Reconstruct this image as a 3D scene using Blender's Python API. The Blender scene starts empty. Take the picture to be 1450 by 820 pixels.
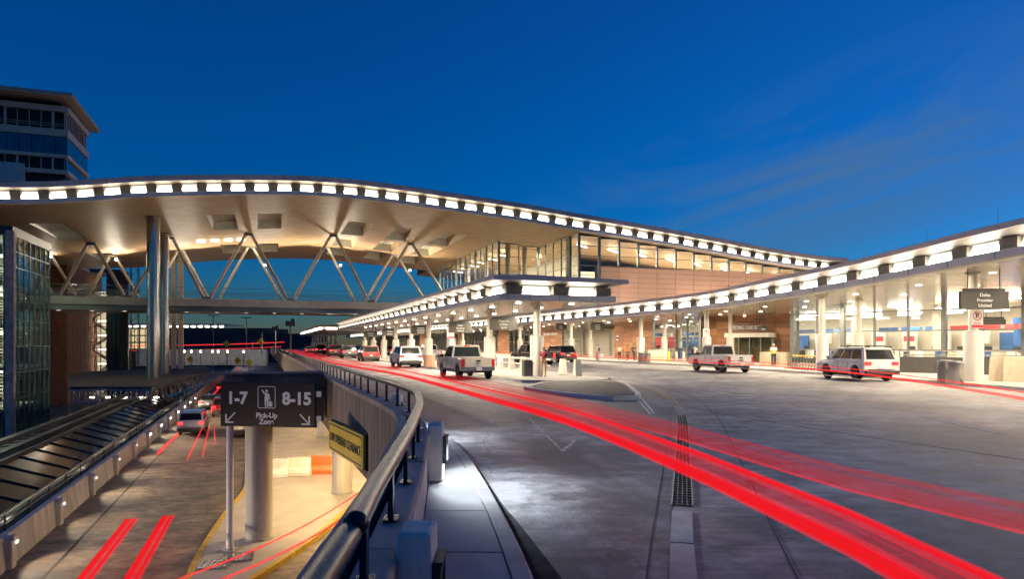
import bpy, math, random
from mathutils import Vector, Matrix
random.seed(7)
sc = bpy.context.scene
COL = sc.collection

# ------------------------------------------------------------------ camera, sky, sun, exposure
F = 967.0            # focal length in pixels of a 1450 px wide picture
CX, HY = 725.0, 487.0
EYE = 2.0
cam = bpy.data.objects.new('camera', bpy.data.cameras.new('camera'))
COL.objects.link(cam)
cam.location = (0, 0, EYE)
cam.rotation_euler = (math.pi / 2, 0, 0)
cam.data.sensor_width = 36.0
cam.data.lens = 36.0 * F / 1450.0
cam.data.shift_y = (HY - 410.0) / 1450.0
cam.data.clip_start = 0.05
cam.data.clip_end = 6000
sc.camera = cam

w = bpy.data.worlds.new('World')
sc.world = w
w.use_nodes = True
nt = w.node_tree
bg = nt.nodes['Background']
sky = nt.nodes.new('ShaderNodeTexSky')
sky.sky_type = 'NISHITA'
sky.sun_disc = False
sky.sun_elevation = math.radians(2.5)
sky.sun_rotation = math.radians(60)
sky.ozone_density = 7.0
sky.air_density = 1.0
sky.dust_density = 0.2
# thin evening cirrus, mixed over the sky by direction
tc = nt.nodes.new('ShaderNodeTexCoord')
mp = nt.nodes.new('ShaderNodeMapping')
mp.inputs['Rotation'].default_value = (0.0, math.radians(-13), math.radians(-24))
mp.vector_type = 'TEXTURE'
mp.inputs['Scale'].default_value = (0.9, 0.6, 0.16)
ns = nt.nodes.new('ShaderNodeTexNoise')
ns.inputs['Scale'].default_value = 1.6
ns.inputs['Detail'].default_value = 6.0
ns.inputs['Roughness'].default_value = 0.55
ns.inputs['Distortion'].default_value = 0.8
rp = nt.nodes.new('ShaderNodeValToRGB')
rp.color_ramp.elements[0].position = 0.40
rp.color_ramp.elements[1].position = 0.72
# the bank of cirrus hangs to the right of the hall
mp2 = nt.nodes.new('ShaderNodeMapping')
mp2.vector_type = 'TEXTURE'
mp2.inputs['Location'].default_value = (0.392, 0.891, 0.215)
mp2.inputs['Rotation'].default_value = (0.0, math.radians(-13), math.radians(-24))
mp2.inputs['Scale'].default_value = (0.46, 0.5, 0.15)
gs = nt.nodes.new('ShaderNodeTexGradient')
gs.gradient_type = 'SPHERICAL'
cm = nt.nodes.new('ShaderNodeMath')
cm.operation = 'MULTIPLY'
c2 = nt.nodes.new('ShaderNodeMath')
c2.operation = 'MULTIPLY'
c2.inputs[1].default_value = 1.5
mx = nt.nodes.new('ShaderNodeMixRGB')
mx.inputs[2].default_value = (0.24, 0.56, 1.12, 1)
L = nt.links.new
L(tc.outputs['Generated'], mp.inputs['Vector'])
L(mp.outputs[0], ns.inputs['Vector'])
L(ns.outputs[0], rp.inputs[0])
L(tc.outputs['Generated'], mp2.inputs['Vector'])
L(mp2.outputs[0], gs.inputs[0])
L(rp.outputs[0], cm.inputs[0])
L(gs.outputs[1], cm.inputs[1])
L(cm.outputs[0], c2.inputs[0])
L(c2.outputs[0], mx.inputs[0])
L(sky.outputs[0], mx.inputs[1])
L(mx.outputs[0], bg.inputs[0])
bg.inputs[1].default_value = 0.125

sun_d = bpy.data.lights.new('sun', 'SUN')
sun_d.energy = 0.03
sun_d.angle = math.radians(20)
sun_d.color = (1.0, 0.82, 0.75)
sun = bpy.data.objects.new('sun', sun_d)
COL.objects.link(sun)
sun.rotation_euler = (math.radians(87.5), 0, math.radians(120))

vs = sc.view_settings
vs.view_transform = 'Standard'
vs.look = 'None'
vs.gamma = 1
vs.exposure = 1.2
sc.render.engine = 'CYCLES'
sc.cycles.use_denoising = True
sc.cycles.sample_clamp_direct = 8.0
sc.cycles.sample_clamp_indirect = 3.0
sc.cycles.max_bounces = 7
sc.cycles.diffuse_bounces = 3
sc.cycles.glossy_bounces = 3
sc.cycles.transparent_max_bounces = 16
sc.cycles.caustics_reflective = False
sc.cycles.caustics_refractive = False

# ------------------------------------------------------------------ frames
ANG = math.radians(20.0)
SN, CS = math.sin(ANG), math.cos(ANG)
SC = 1.444           # size of the great hall against its outline at unit distance


def W(a, b, z=0.0):
    """site grid: a runs along the roadway, b across it to the right"""
    return Vector((-SN * a + CS * b, CS * a + SN * b, z))


def HU(a, b, z):
    return W(a * SC, b * SC, 2 + (z - 2) * SC)


def hz(z):
    return 2 + (z - 2) * SC


def P(px, py, z=0.0):
    Y = F * (EYE - z) / (py - HY)
    return Vector(((px - CX) / F * Y, Y, z))


def PD(px, py, Y):
    return Vector(((px - CX) / F * Y, Y, EYE + (HY - py) / F * Y))


def interp(tab, x):
    if x <= tab[0][0]:
        return tab[0][1]
    for (x0, y0), (x1, y1) in zip(tab, tab[1:]):
        if x <= x1:
            return y0 + (y1 - y0) * (x - x0) / (x1 - x0)
    return tab[-1][1]


# ------------------------------------------------------------------ mesh and object helpers
WL = {}
ORD = ['first', 'second', 'third', 'fourth', 'fifth', 'sixth', 'seventh', 'eighth', 'ninth', 'tenth', 'eleventh', 'twelfth', 'thirteenth']


class MB:
    def __init__(s):
        s.v, s.f, s.sm = [], [], []

    def add(s, vs_, fs, smooth=False):
        o = len(s.v)
        s.v += [tuple(p) for p in vs_]
        for f_ in fs:
            s.f.append(tuple(o + i for i in f_))
            s.sm.append(smooth)
        return s

    def quad(s, a, b, c, d):
        return s.add([a, b, c, d], [(0, 1, 2, 3)])

    def box(s, c, size, rz=0.0, M=None):
        x, y, z = size[0] / 2, size[1] / 2, size[2] / 2
        pts = [Vector((i * x, j * y, k * z)) for k in (-1, 1) for j in (-1, 1) for i in (-1, 1)]
        R = M if M is not None else Matrix.Rotation(rz, 3, 'Z')
        c = Vector(c)
        return s.add([c + R @ p for p in pts],
                     [(0, 2, 3, 1), (4, 5, 7, 6), (0, 1, 5, 4), (2, 6, 7, 3), (0, 4, 6, 2), (1, 3, 7, 5)])

    def prism(s, poly, z0, z1):
        n = len(poly)
        area = sum(poly[i][0] * poly[(i + 1) % n][1] - poly[(i + 1) % n][0] * poly[i][1] for i in range(n))
        if area < 0:
            poly = list(reversed(poly))
        vs_ = [(p[0], p[1], z0) for p in poly] + [(p[0], p[1], z1) for p in poly]
        fs = [tuple(range(n - 1, -1, -1)), tuple(range(n, 2 * n))]
        fs += [(i, (i + 1) % n, n + (i + 1) % n, n + i) for i in range(n)]
        return s.add(vs_, fs)

    def tube(s, path, r, n=8, caps=True, r1=None):
        path = [Vector(p) for p in path]
        m = len(path)
        vs_, fs = [], []
        up = Vector((0, 0, 1))
        for i, p in enumerate(path):
            t = (path[min(i + 1, m - 1)] - path[max(i - 1, 0)]).normalized()
            u = t.cross(up)
            if u.length < 1e-4:
                u = Vector((1, 0, 0))
            u.normalize()
            v = u.cross(t).normalized()
            rr = r if r1 is None else r + (r1 - r) * i / (m - 1)
            for k in range(n):
                an = 2 * math.pi * k / n
                vs_.append(p + u * (rr * math.cos(an)) + v * (rr * math.sin(an)))
        for i in range(m - 1):
            for k in range(n):
                fs.append((i * n + k, i * n + (k + 1) % n, (i + 1) * n + (k + 1) % n, (i + 1) * n + k))
        s.add(vs_, fs, True)
        if caps:
            s.add(vs_[:n], [tuple(range(n - 1, -1, -1))])
            s.add(vs_[-n:], [tuple(range(n))])
        return s

    def lathe(s, prof, c, n=16, axis='Z', caps=True):
        c = Vector(c)
        vs_, fs = [], []
        for (r, h) in prof:
            for k in range(n):
                an = 2 * math.pi * k / n
                x, y = r * math.cos(an), r * math.sin(an)
                vs_.append(c + (Vector((x, y, h)) if axis == 'Z' else Vector((h, x, y))))
        m = len(prof)
        for i in range(m - 1):
            for k in range(n):
                fs.append((i * n + k, i * n + (k + 1) % n, (i + 1) * n + (k + 1) % n, (i + 1) * n + k))
        s.add(vs_, fs, True)
        if caps:
            s.add(vs_[:n], [tuple(range(n - 1, -1, -1))])
            s.add(vs_[-n:], [tuple(range(n))])
        return s

    def ball(s, c, r, n=8, sc_=(1, 1, 1)):
        c = Vector(c)
        prof = [(math.sin(math.pi * i / n), -math.cos(math.pi * i / n)) for i in range(n + 1)]
        vs_, fs = [], []
        k2 = n + 2
        for (rr, h) in prof:
            for k in range(k2):
                an = 2 * math.pi * k / k2
                vs_.append(c + Vector((r * rr * math.cos(an) * sc_[0], r * rr * math.sin(an) * sc_[1], r * h * sc_[2])))
        for i in range(n):
            for k in range(k2):
                fs.append((i * k2 + k, i * k2 + (k + 1) % k2, (i + 1) * k2 + (k + 1) % k2, (i + 1) * k2 + k))
        return s.add(vs_, fs, True)

    def sweep(s, path, prof, closed=True, ends=True):
        """path: (x, y, z); prof: (offset to the right of travel, dz)"""
        nrm = path_normals(path)
        n = len(prof)
        vs_, fs = [], []
        for p, q in zip(path, nrm):
            for (o, dz) in prof:
                vs_.append((p[0] + q[0] * o, p[1] + q[1] * o, p[2] + dz))
        m = len(path)
        kk = n if closed else n - 1
        for i in range(m - 1):
            for k in range(kk):
                fs.append((i * n + k, (i + 1) * n + k, (i + 1) * n + (k + 1) % n, i * n + (k + 1) % n))
        if closed and ends:
            fs.append(tuple(range(n - 1, -1, -1)))
            fs.append(tuple((m - 1) * n + k for k in range(n)))
        return s.add(vs_, fs)

    def mesh(s, name, mat):
        me = bpy.data.meshes.new(name)
        me.from_pydata(s.v, [], s.f)
        me.polygons.foreach_set('use_smooth', s.sm)
        if mat is not None:
            for m_ in (mat if isinstance(mat, (list, tuple)) else [mat]):
                me.materials.append(m_)
        me.update()
        return me

    def build(s, name, mat, parent=None, local=False, recenter=True, bevel=0.0, fix=True):
        """links the collected geometry as one object; world coordinates unless local"""
        if local:
            base = Vector((0, 0, 0))
        else:
            xs = [p[0] for p in s.v]; ys = [p[1] for p in s.v]; zs = [p[2] for p in s.v]
            base = Vector(((min(xs) + max(xs)) / 2, (min(ys) + max(ys)) / 2, min(zs)))
            s.v = [(p[0] - base.x, p[1] - base.y, p[2] - base.z) for p in s.v]
        me = s.mesh(name, mat)
        o = bpy.data.objects.new(name, me)
        COL.objects.link(o)
        if fix:
            import bmesh
            bm = bmesh.new(); bm.from_mesh(me)
            bmesh.ops.recalc_face_normals(bm, faces=bm.faces)
            if any(s.sm):
                for e in bm.edges:
                    if len(e.link_faces) == 2 and e.calc_face_angle(0) > 0.7:
                        e.smooth = False
            bm.to_mesh(me); bm.free()
        if parent is not None:
            o.parent = parent
            o.location = base - (Vector((0, 0, 0)) if local else WL[parent])
        else:
            o.location = base
        WL[o] = Vector(base)
        if bevel:
            b = o.modifiers.new('bevel', 'BEVEL')
            b.width = bevel
            b.segments = 2
            b.limit_method = 'ANGLE'
        return o


def path_normals(path):
    out = []
    m = len(path)
    for i in range(m):
        a = path[max(i - 1, 0)]
        b = path[min(i + 1, m - 1)]
        dx, dy = b[0] - a[0], b[1] - a[1]
        l = math.hypot(dx, dy) or 1
        out.append((dy / l, -dx / l))
    return out


def offset(path, d):
    return [(p[0] + q[0] * d, p[1] + q[1] * d) + tuple(p[2:]) for p, q in zip(path, path_normals(path))]


def smooth_path(pts, step=1.0):
    """Catmull-Rom through the points"""
    pts = [Vector(p) for p in pts]
    out = []
    n = len(pts)
    for i in range(n - 1):
        p0 = pts[i - 1] if i else pts[0] * 2 - pts[1]
        p1, p2 = pts[i], pts[i + 1]
        p3 = pts[i + 2] if i + 2 < n else pts[-1] * 2 - pts[-2]
        k = max(1, int((p2 - p1).length / step))
        for j in range(k):
            t = j / k
            out.append(0.5 * ((2 * p1) + (p2 - p0) * t + (2 * p0 - 5 * p1 + 4 * p2 - p3) * t * t + (3 * p1 - p0 - 3 * p2 + p3) * t ** 3))
    out.append(pts[-1])
    return out


def resample(path, step, start=0.0):
    """points (and headings) every step along a path"""
    out = []
    d = start
    acc = 0.0
    for a, b in zip(path, path[1:]):
        a, b = Vector(a), Vector(b)
        l = (b - a).length
        while d <= acc + l and l > 0:
            p = a + (b - a) * ((d - acc) / l)
            out.append((p, math.atan2((b - a).y, (b - a).x)))
            d += step
        acc += l
    return out


def tag(o, label=None, cat=None, group=None, kind=None):
    if label: o['label'] = label
    if cat: o['category'] = cat
    if group: o['group'] = group
    if kind: o['kind'] = kind
    return o


def thing(name, label, cat, loc=(0, 0, 0), rz=0.0, group=None):
    o = bpy.data.objects.new(name, None)
    COL.objects.link(o)
    o.empty_display_size = 0.2
    o.location = loc
    o.rotation_euler = (0, 0, rz)
    WL[o] = Vector(loc)
    return tag(o, label, cat, group)


def dup(o, parent=None, loc=None, rz=None, label=None, group=None):
    c = o.copy()
    COL.objects.link(c)
    WL[c] = WL.get(o, Vector((0, 0, 0)))
    if parent is not None:
        c.parent = parent
    if loc is not None:
        c.location = loc
        WL[c] = Vector(loc)
    if rz is not None:
        c.rotation_euler = (0, 0, rz)
    if label: c['label'] = label
    if group: c['group'] = group
    for ch in list(o.children):
        dup(ch, c)
    return c


_cube = {}


def pbox(name, mat, parent, c, size, rz=0.0, rot=None, local=False):
    """one box-shaped piece as an object of its own, sharing one unit mesh per material"""
    key = mat.name
    if key not in _cube:
        _cube[key] = MB().box((0, 0, 0), (1, 1, 1)).mesh('unit_' + key, mat)
    o = bpy.data.objects.new(name, _cube[key])
    COL.objects.link(o)
    c = Vector(c)
    if parent is not None:
        o.parent = parent
        o.location = c if local else c - WL[parent]
    else:
        o.location = c
    o.rotation_euler = rot if rot is not None else (0, 0, rz)
    o.scale = size
    WL[o] = c
    return o


def text(body, mat, parent, loc, rot, size, name='lettering', align='CENTER', bold=0.0, extr=0.004, local=False, sx=1.0, space=1.0):
    cu = bpy.data.curves.new(name, 'FONT')
    cu.body = body
    cu.size = size
    cu.align_x = align
    cu.align_y = 'CENTER'
    cu.extrude = extr
    cu.offset = bold
    cu.space_line = space
    cu.materials.append(mat)
    o = bpy.data.objects.new(name, cu)
    COL.objects.link(o)
    o.parent = parent
    o.location = Vector(loc) if local else Vector(loc) - WL[parent]
    o.rotation_euler = rot
    o.scale = (sx, 1, 1)
    return o


# ------------------------------------------------------------------ materials
def mat(name, col, rough=0.6, metal=0.0, var=0.25, scale=3.0, bump=0.0, bscale=40.0, col2=None, detail=4.0, stretch=None, spec=0.5, coat=0.0, lo=0.35, hi=0.65):
    m = bpy.data.materials.new(name)
    m.use_nodes = True
    t = m.node_tree
    b = t.nodes['Principled BSDF']
    b.inputs['Roughness'].default_value = rough
    b.inputs['Metallic'].default_value = metal
    b.inputs['Specular IOR Level'].default_value = spec
    b.inputs['Coat Weight'].default_value = coat
    g = t.nodes.new('ShaderNodeNewGeometry')
    vec = g.outputs['Position']
    if stretch:
        mp_ = t.nodes.new('ShaderNodeMapping')
        mp_.inputs['Scale'].default_value = stretch[0]
        mp_.inputs['Rotation'].default_value = (0, 0, stretch[1])
        mp_.vector_type = 'TEXTURE'
        mp_.inputs['Scale'].default_value = tuple(1.0 / x for x in stretch[0])
        t.links.new(vec, mp_.inputs['Vector'])
        vec = mp_.outputs[0]
    if var > 0 or col2:
        n = t.nodes.new('ShaderNodeTexNoise')
        n.inputs['Scale'].default_value = scale
        n.inputs['Detail'].default_value = detail
        n.inputs['Roughness'].default_value = 0.62
        t.links.new(vec, n.inputs['Vector'])
        r = t.nodes.new('ShaderNodeValToRGB')
        r.color_ramp.elements[0].position = lo
        r.color_ramp.elements[1].position = hi
        c2 = col2 or tuple(min(1, x * (1 + var)) for x in col)
        c1 = col if col2 else tuple(x * (1 - var) for x in col)
        r.color_ramp.elements[0].color = (*c1, 1)
        r.color_ramp.elements[1].color = (*c2, 1)
        t.links.new(n.outputs[0], r.inputs[0])
        t.links.new(r.outputs[0], b.inputs['Base Color'])
    else:
        b.inputs['Base Color'].default_value = (*col, 1)
    if bump:
        n2 = t.nodes.new('ShaderNodeTexNoise')
        n2.inputs['Scale'].default_value = bscale
        n2.inputs['Detail'].default_value = 3
        t.links.new(vec, n2.inputs['Vector'])
        bp = t.nodes.new('ShaderNodeBump')
        bp.inputs['Strength'].default_value = bump
        bp.inputs['Distance'].default_value = 0.02
        t.links.new(n2.outputs[0], bp.inputs['Height'])
        t.links.new(bp.outputs[0], b.inputs['Normal'])
    return m


def emis(name, col, strength):
    m = bpy.data.materials.new(name)
    m.use_nodes = True
    t = m.node_tree
    t.nodes.remove(t.nodes['Principled BSDF'])
    e = t.nodes.new('ShaderNodeEmission')
    e.inputs[0].default_value = (*col, 1)
    e.inputs[1].default_value = strength
    t.links.new(e.outputs[0], t.nodes['Material Output'].inputs[0])
    return m


def glass(name, tint=(0.8, 0.9, 0.86), refl=0.25, rough=0.02):
    """thin architectural glazing: tinted transmission plus a Fresnel mirror"""
    m = bpy.data.materials.new(name)
    m.use_nodes = True
    t = m.node_tree
    t.nodes.remove(t.nodes['Principled BSDF'])
    tr = t.nodes.new('ShaderNodeBsdfTransparent')
    tr.inputs[0].default_value = (*tint, 1)
    gl = t.nodes.new('ShaderNodeBsdfGlossy')
    gl.inputs['Roughness'].default_value = rough
    gl.inputs[0].default_value = (0.9, 0.95, 0.95, 1)
    lw = t.nodes.new('ShaderNodeLayerWeight')
    lw.inputs[0].default_value = 0.5
    pw_ = t.nodes.new('ShaderNodeMath')
    pw_.operation = 'POWER'
    pw_.inputs[1].default_value = 3.5
    ma = t.nodes.new('ShaderNodeMath')
    ma.operation = 'MULTIPLY_ADD'
    ma.inputs[1].default_value = min(0.9, refl * 2.2)
    ma.inputs[2].default_value = refl * 0.16
    t.links.new(lw.outputs['Facing'], pw_.inputs[0])
    t.links.new(pw_.outputs[0], ma.inputs[0])
    mx_ = t.nodes.new('ShaderNodeMixShader')
    t.links.new(ma.outputs[0], mx_.inputs[0])
    t.links.new(tr.outputs[0], mx_.inputs[1])
    t.links.new(gl.outputs[0], mx_.inputs[2])
    t.links.new(mx_.outputs[0], t.nodes['Material Output'].inputs[0])
    return m


def trail(name, col, strength, opac):
    m = bpy.data.materials.new(name)
    m.use_nodes = True
    t = m.node_tree
    t.nodes.remove(t.nodes['Principled BSDF'])
    e = t.nodes.new('ShaderNodeEmission')
    e.inputs[0].default_value = (*col, 1)
    e.inputs[1].default_value = strength
    tr = t.nodes.new('ShaderNodeBsdfTransparent')
    mx_ = t.nodes.new('ShaderNodeMixShader')
    mx_.inputs[0].default_value = opac
    t.links.new(tr.outputs[0], mx_.inputs[1])
    t.links.new(e.outputs[0], mx_.inputs[2])
    t.links.new(mx_.outputs[0], t.nodes['Material Output'].inputs[0])
    return m


M = {}
M['road'] = mat('deck_concrete', (0.125, 0.115, 0.115), 0.68, var=0, col2=(0.29, 0.275, 0.27), lo=0.41, hi=0.60, scale=0.25, detail=10, bump=0.25, bscale=14)
M['road_low'] = mat('lower_asphalt', (0.105, 0.082, 0.062), 0.55, var=0, col2=(0.21, 0.165, 0.125), scale=0.35, detail=9, bump=0.2, bscale=14)
M['ground'] = mat('ground_soil', (0.06, 0.06, 0.055), 0.9, scale=0.05)
M['walk'] = mat('walk_concrete', (0.38, 0.38, 0.37), 0.8, var=0.13, scale=1.4, detail=8, bump=0.12, bscale=50)
M['kerb'] = mat('kerb_concrete', (0.36, 0.35, 0.33), 0.75, var=0.2, scale=2.5, detail=8, bump=0.15, bscale=30)
M['pave'] = mat('pavement_concrete', (0.48, 0.45, 0.41), 0.7, var=0.14, scale=0.9, detail=7)
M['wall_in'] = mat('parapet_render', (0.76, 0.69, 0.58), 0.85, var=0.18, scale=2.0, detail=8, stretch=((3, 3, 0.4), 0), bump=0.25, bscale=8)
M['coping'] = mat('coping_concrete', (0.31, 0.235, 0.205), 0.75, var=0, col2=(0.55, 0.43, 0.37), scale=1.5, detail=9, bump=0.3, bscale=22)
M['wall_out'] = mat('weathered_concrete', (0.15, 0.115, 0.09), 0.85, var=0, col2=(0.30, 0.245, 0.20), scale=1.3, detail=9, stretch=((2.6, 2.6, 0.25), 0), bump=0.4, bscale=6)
M['cap'] = mat('pier_cap_concrete', (0.08, 0.07, 0.065), 0.85, var=0, col2=(0.20, 0.175, 0.16), scale=1.0, detail=9, stretch=((2, 2, 0.4), 0), bump=0.3)
M['pier'] = mat('pier_paint', (0.47, 0.45, 0.41), 0.6, var=0.16, scale=1.6, detail=8, bump=0.1, stretch=((3, 3, 0.3), 0))
M['barrier'] = mat('barrier_concrete', (0.55, 0.53, 0.49), 0.8, var=0.22, scale=1.2, detail=9, stretch=((2, 2, 0.4), 0), bump=0.2, bscale=12)
M['rail'] = mat('painted_rail', (0.010, 0.015, 0.022), 0.26, 0.0, var=0.15, scale=6, spec=0.28)
M['yellow'] = mat('yellow_paint', (0.60, 0.40, 0.03), 0.6, var=0.25, scale=3, detail=8)
M['white_paint'] = mat('white_paint', (0.62, 0.62, 0.60), 0.6, var=0.3, scale=4, detail=9)
M['worn_paint'] = mat('worn_paint', (0.12, 0.12, 0.12), 0.7, var=0, col2=(0.50, 0.50, 0.50), scale=5, detail=10, lo=0.42, hi=0.62)
M['grate'] = mat('cast_iron', (0.05, 0.045, 0.04), 0.45, 0.7, var=0.4, scale=8)
M['joint'] = mat('joint_seal', (0.02, 0.02, 0.02), 0.8, var=0.3)
M['lane'] = mat('lane_asphalt', (0.040, 0.038, 0.040), 0.5, var=0, col2=(0.20, 0.20, 0.21), scale=0.5, detail=11, bump=0.3, bscale=20, stretch=((1.5, 0.6, 1), 0.2), lo=0.40, hi=0.70)
M['wet'] = mat('wet_gutter', (0.034, 0.033, 0.036), 0.9, var=0.5, scale=3, detail=8, spec=0.04)
M['dark_asphalt'] = mat('dark_asphalt', (0.045, 0.043, 0.043), 0.75, var=0.4, scale=1.2, detail=8, bump=0.2)
M['soffit'] = mat('perforated_soffit', (0.42, 0.285, 0.165), 0.5, 0.0, var=0.10, scale=0.6, spec=0.22)
M['soffit_far'] = M['soffit']
M['fascia'] = mat('fascia_metal', (0.62, 0.50, 0.44), 0.55, 0.15, var=0.08, scale=0.5)
M['fascia_in'] = mat('fascia_lining', (0.34, 0.31, 0.27), 0.5, 0.05, var=0.06, scale=0.5)
M['fascia_w'] = mat('fascia_panel', (0.70, 0.65, 0.60), 0.5, 0.05, var=0.06, scale=0.5)
M['canopy_soffit'] = mat('polished_soffit', (0.82, 0.72, 0.58), 0.15, 0.35, var=0.10, scale=1.0, bump=0.10, bscale=2.2, stretch=((0.5, 9, 1), ANG))
M['niche'] = mat('niche_metal', (0.16, 0.14, 0.11), 0.6, 0.1, var=0.1)
M['steel'] = mat('brushed_steel', (0.46, 0.43, 0.41), 0.22, 0.9, var=0.12, scale=1.0, stretch=((3, 3, 0.15), 0))
M['strut'] = mat('strut_paint', (0.56, 0.53, 0.48), 0.35, 0.35, var=0.08)
M['beam'] = mat('beam_paint', (0.60, 0.56, 0.49), 0.4, 0.3, var=0.1, scale=0.8)
M['frame'] = mat('mullion_aluminium', (0.20, 0.21, 0.20), 0.35, 0.7, var=0.1)
M['frame_dk'] = mat('dark_mullion', (0.035, 0.038, 0.042), 0.4, 0.4, var=0.2)
M['glass'] = glass('clear_glazing', (0.94, 0.95, 0.92), 0.22)
M['glass_thin'] = glass('balustrade_glazing', (0.97, 0.98, 0.98), 0.10)
M['glass_gr'] = glass('green_glazing', (0.78, 0.90, 0.84), 0.28)
M['glass_dk'] = mat('dark_glazing', (0.010, 0.013, 0.014), 0.10, 0.0, var=0.2, spec=0.22)
M['glass_roof'] = mat('roof_glazing', (0.014, 0.018, 0.017), 0.12, 0.0, var=0.4, scale=0.5, spec=0.07)
M['glass_bl'] = mat('blue_glazing', (0.04, 0.085, 0.11), 0.08, 0.3, var=0.35, scale=0.2, spec=1.0)
M['terra'] = mat('terracotta', (0.47, 0.265, 0.165), 0.7, var=0.06, scale=0.4)
M['terra_joint'] = mat('terracotta_backing', (0.10, 0.06, 0.05), 0.8, var=0.1)
M['wood'] = mat('walnut_panel', (0.20, 0.085, 0.035), 0.4, var=0.28, scale=1.0, stretch=((0.6, 0.6, 5), 0), detail=6)
M['wood2'] = mat('oak_panel', (0.30, 0.14, 0.06), 0.4, var=0.25, scale=1.0, stretch=((0.6, 0.6, 5), 0), detail=6)
M['brick'] = mat('brick_face', (0.21, 0.085, 0.045), 0.85, var=0.3, scale=2.5, detail=7)
M['cream'] = mat('cream_plaster', (0.62, 0.58, 0.50), 0.7, var=0.05)
M['hallfloor'] = mat('terrazzo', (0.45, 0.43, 0.40), 0.3, var=0.1)
M['col'] = mat('column_paint', (0.58, 0.54, 0.47), 0.5, var=0.05, scale=1.5)
M['sign_dk'] = mat('sign_face', (0.032, 0.020, 0.018), 0.35, 0.1, var=0.15, scale=0.6)
M['sign_gr'] = mat('grey_sign_face', (0.05, 0.047, 0.042), 0.4, 0.3, var=0.1)
M['sign_wh'] = mat('sign_white', (0.80, 0.80, 0.79), 0.5, var=0.03)
M['sign_red'] = mat('sign_red', (0.55, 0.03, 0.03), 0.5, var=0.05)
M['sign_black'] = mat('sign_black', (0.01, 0.01, 0.01), 0.5, var=0.05)
M['sign_yel'] = mat('sign_yellow', (0.80, 0.54, 0.03), 0.5, var=0.12, scale=2, detail=7)
M['pole_w'] = mat('pole_paint', (0.58, 0.56, 0.58), 0.45, 0.2, var=0.06)
M['tan'] = mat('tan_cover', (0.46, 0.38, 0.27), 0.85, var=0.1, scale=4, bump=0.2, bscale=6)
M['orange_b'] = mat('orange_plastic', (0.62, 0.12, 0.03), 0.5, var=0.12)
M['white_b'] = mat('white_plastic', (0.68, 0.66, 0.62), 0.5, var=0.12, scale=2, detail=7)
M['tyre'] = mat('tyre_rubber', (0.012, 0.012, 0.012), 0.75, var=0.2)
M['rim'] = mat('alloy', (0.42, 0.42, 0.43), 0.3, 0.85, var=0.1)
M['chrome'] = mat('chrome', (0.62, 0.62, 0.62), 0.14, 0.95, var=0.03)
M['trim'] = mat('black_trim', (0.018, 0.018, 0.018), 0.55, var=0.1)
M['p_white'] = mat('white_car_paint', (0.66, 0.65, 0.63), 0.3, 0.0, var=0.03, coat=0.8)
M['p_silver'] = mat('champagne_car_paint', (0.60, 0.54, 0.45), 0.3, 0.15, var=0.04, coat=0.8)
M['p_black'] = mat('black_car_paint', (0.012, 0.012, 0.014), 0.2, 0.0, var=0.1, coat=1.0)
M['p_red'] = mat('red_car_paint', (0.22, 0.02, 0.02), 0.3, 0.1, var=0.05, coat=1.0)
M['p_grey'] = mat('grey_car_paint', (0.14, 0.14, 0.15), 0.3, 0.5, var=0.05, coat=1.0)
M['lens_red'] = mat('red_lens', (0.45, 0.015, 0.015), 0.2, var=0.05, coat=0.5)
M['skin'] = mat('skin', (0.42, 0.24, 0.16), 0.55, var=0.05)
M['hair'] = mat('dark_hair', (0.015, 0.010, 0.008), 0.6, var=0.2)
M['c_red'] = mat('maroon_cloth', (0.26, 0.035, 0.06), 0.85, var=0.15, scale=8)
M['c_khaki'] = mat('khaki_cloth', (0.42, 0.26, 0.15), 0.85, var=0.1)
M['c_blue'] = mat('light_blue_cloth', (0.25, 0.40, 0.58), 0.85, var=0.1)
M['c_dark'] = mat('dark_cloth', (0.02, 0.022, 0.03), 0.85, var=0.2)
M['c_orange'] = mat('orange_cloth', (0.55, 0.19, 0.05), 0.85, var=0.1)
M['c_white'] = mat('white_cloth', (0.68, 0.67, 0.65), 0.85, var=0.06)
M['c_pink'] = mat('rose_cloth', (0.48, 0.26, 0.23), 0.85, var=0.08)
M['hivis'] = mat('hi_vis_yellow', (0.60, 0.62, 0.05), 0.7, var=0.06)
M['panel_blue'] = mat('blue_graphic', (0.03, 0.10, 0.30), 0.5, var=0.2, scale=0.6)
M['panel_red'] = mat('red_graphic', (0.45, 0.04, 0.05), 0.5, var=0.1)
M['hotel'] = mat('hotel_stucco', (0.84, 0.57, 0.40), 0.8, var=0.08)
M['hotel_dk'] = mat('hotel_interior', (0.025, 0.02, 0.018), 0.8, var=0.4, scale=0.4)
M['far_dark'] = mat('distant_facade', (0.03, 0.035, 0.05), 0.9, var=0.3, scale=0.05)
M['roof_top'] = mat('roof_membrane', (0.16, 0.16, 0.20), 0.5, 0.3, var=0.1)
M['lamp'] = emis('lamp_white', (1.0, 0.90, 0.75), 10.0)
M['soft_glow'] = emis('dim_glow', (1.0, 0.92, 0.80), 0.55)  # weak lamps; on the reflector panels it paints in caught lamp light
M['lamp_roof'] = emis('lamp_roof', (1.0, 0.88, 0.70), 16.0)
M['lamp_down'] = emis('lamp_downlight', (1.0, 0.88, 0.70), 8.0)
M['lamp_in'] = emis('lamp_interior', (1.0, 0.90, 0.74), 14.0)
M['lamp_flood'] = emis('lamp_flood', (1.0, 0.88, 0.66), 60.0)
M['lamp_cool'] = emis('lamp_cool', (0.88, 0.95, 1.0), 30.0)
M['lamp_warm'] = emis('lamp_warm', (1.0, 0.70, 0.33), 26.0)
M['skylight'] = mat('coffer_glass', (0.86, 0.88, 0.80), 0.35, 0.0, var=0.1)
M['lit_win'] = emis('lit_window', (1.0, 0.78, 0.42), 0.33)
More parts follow.
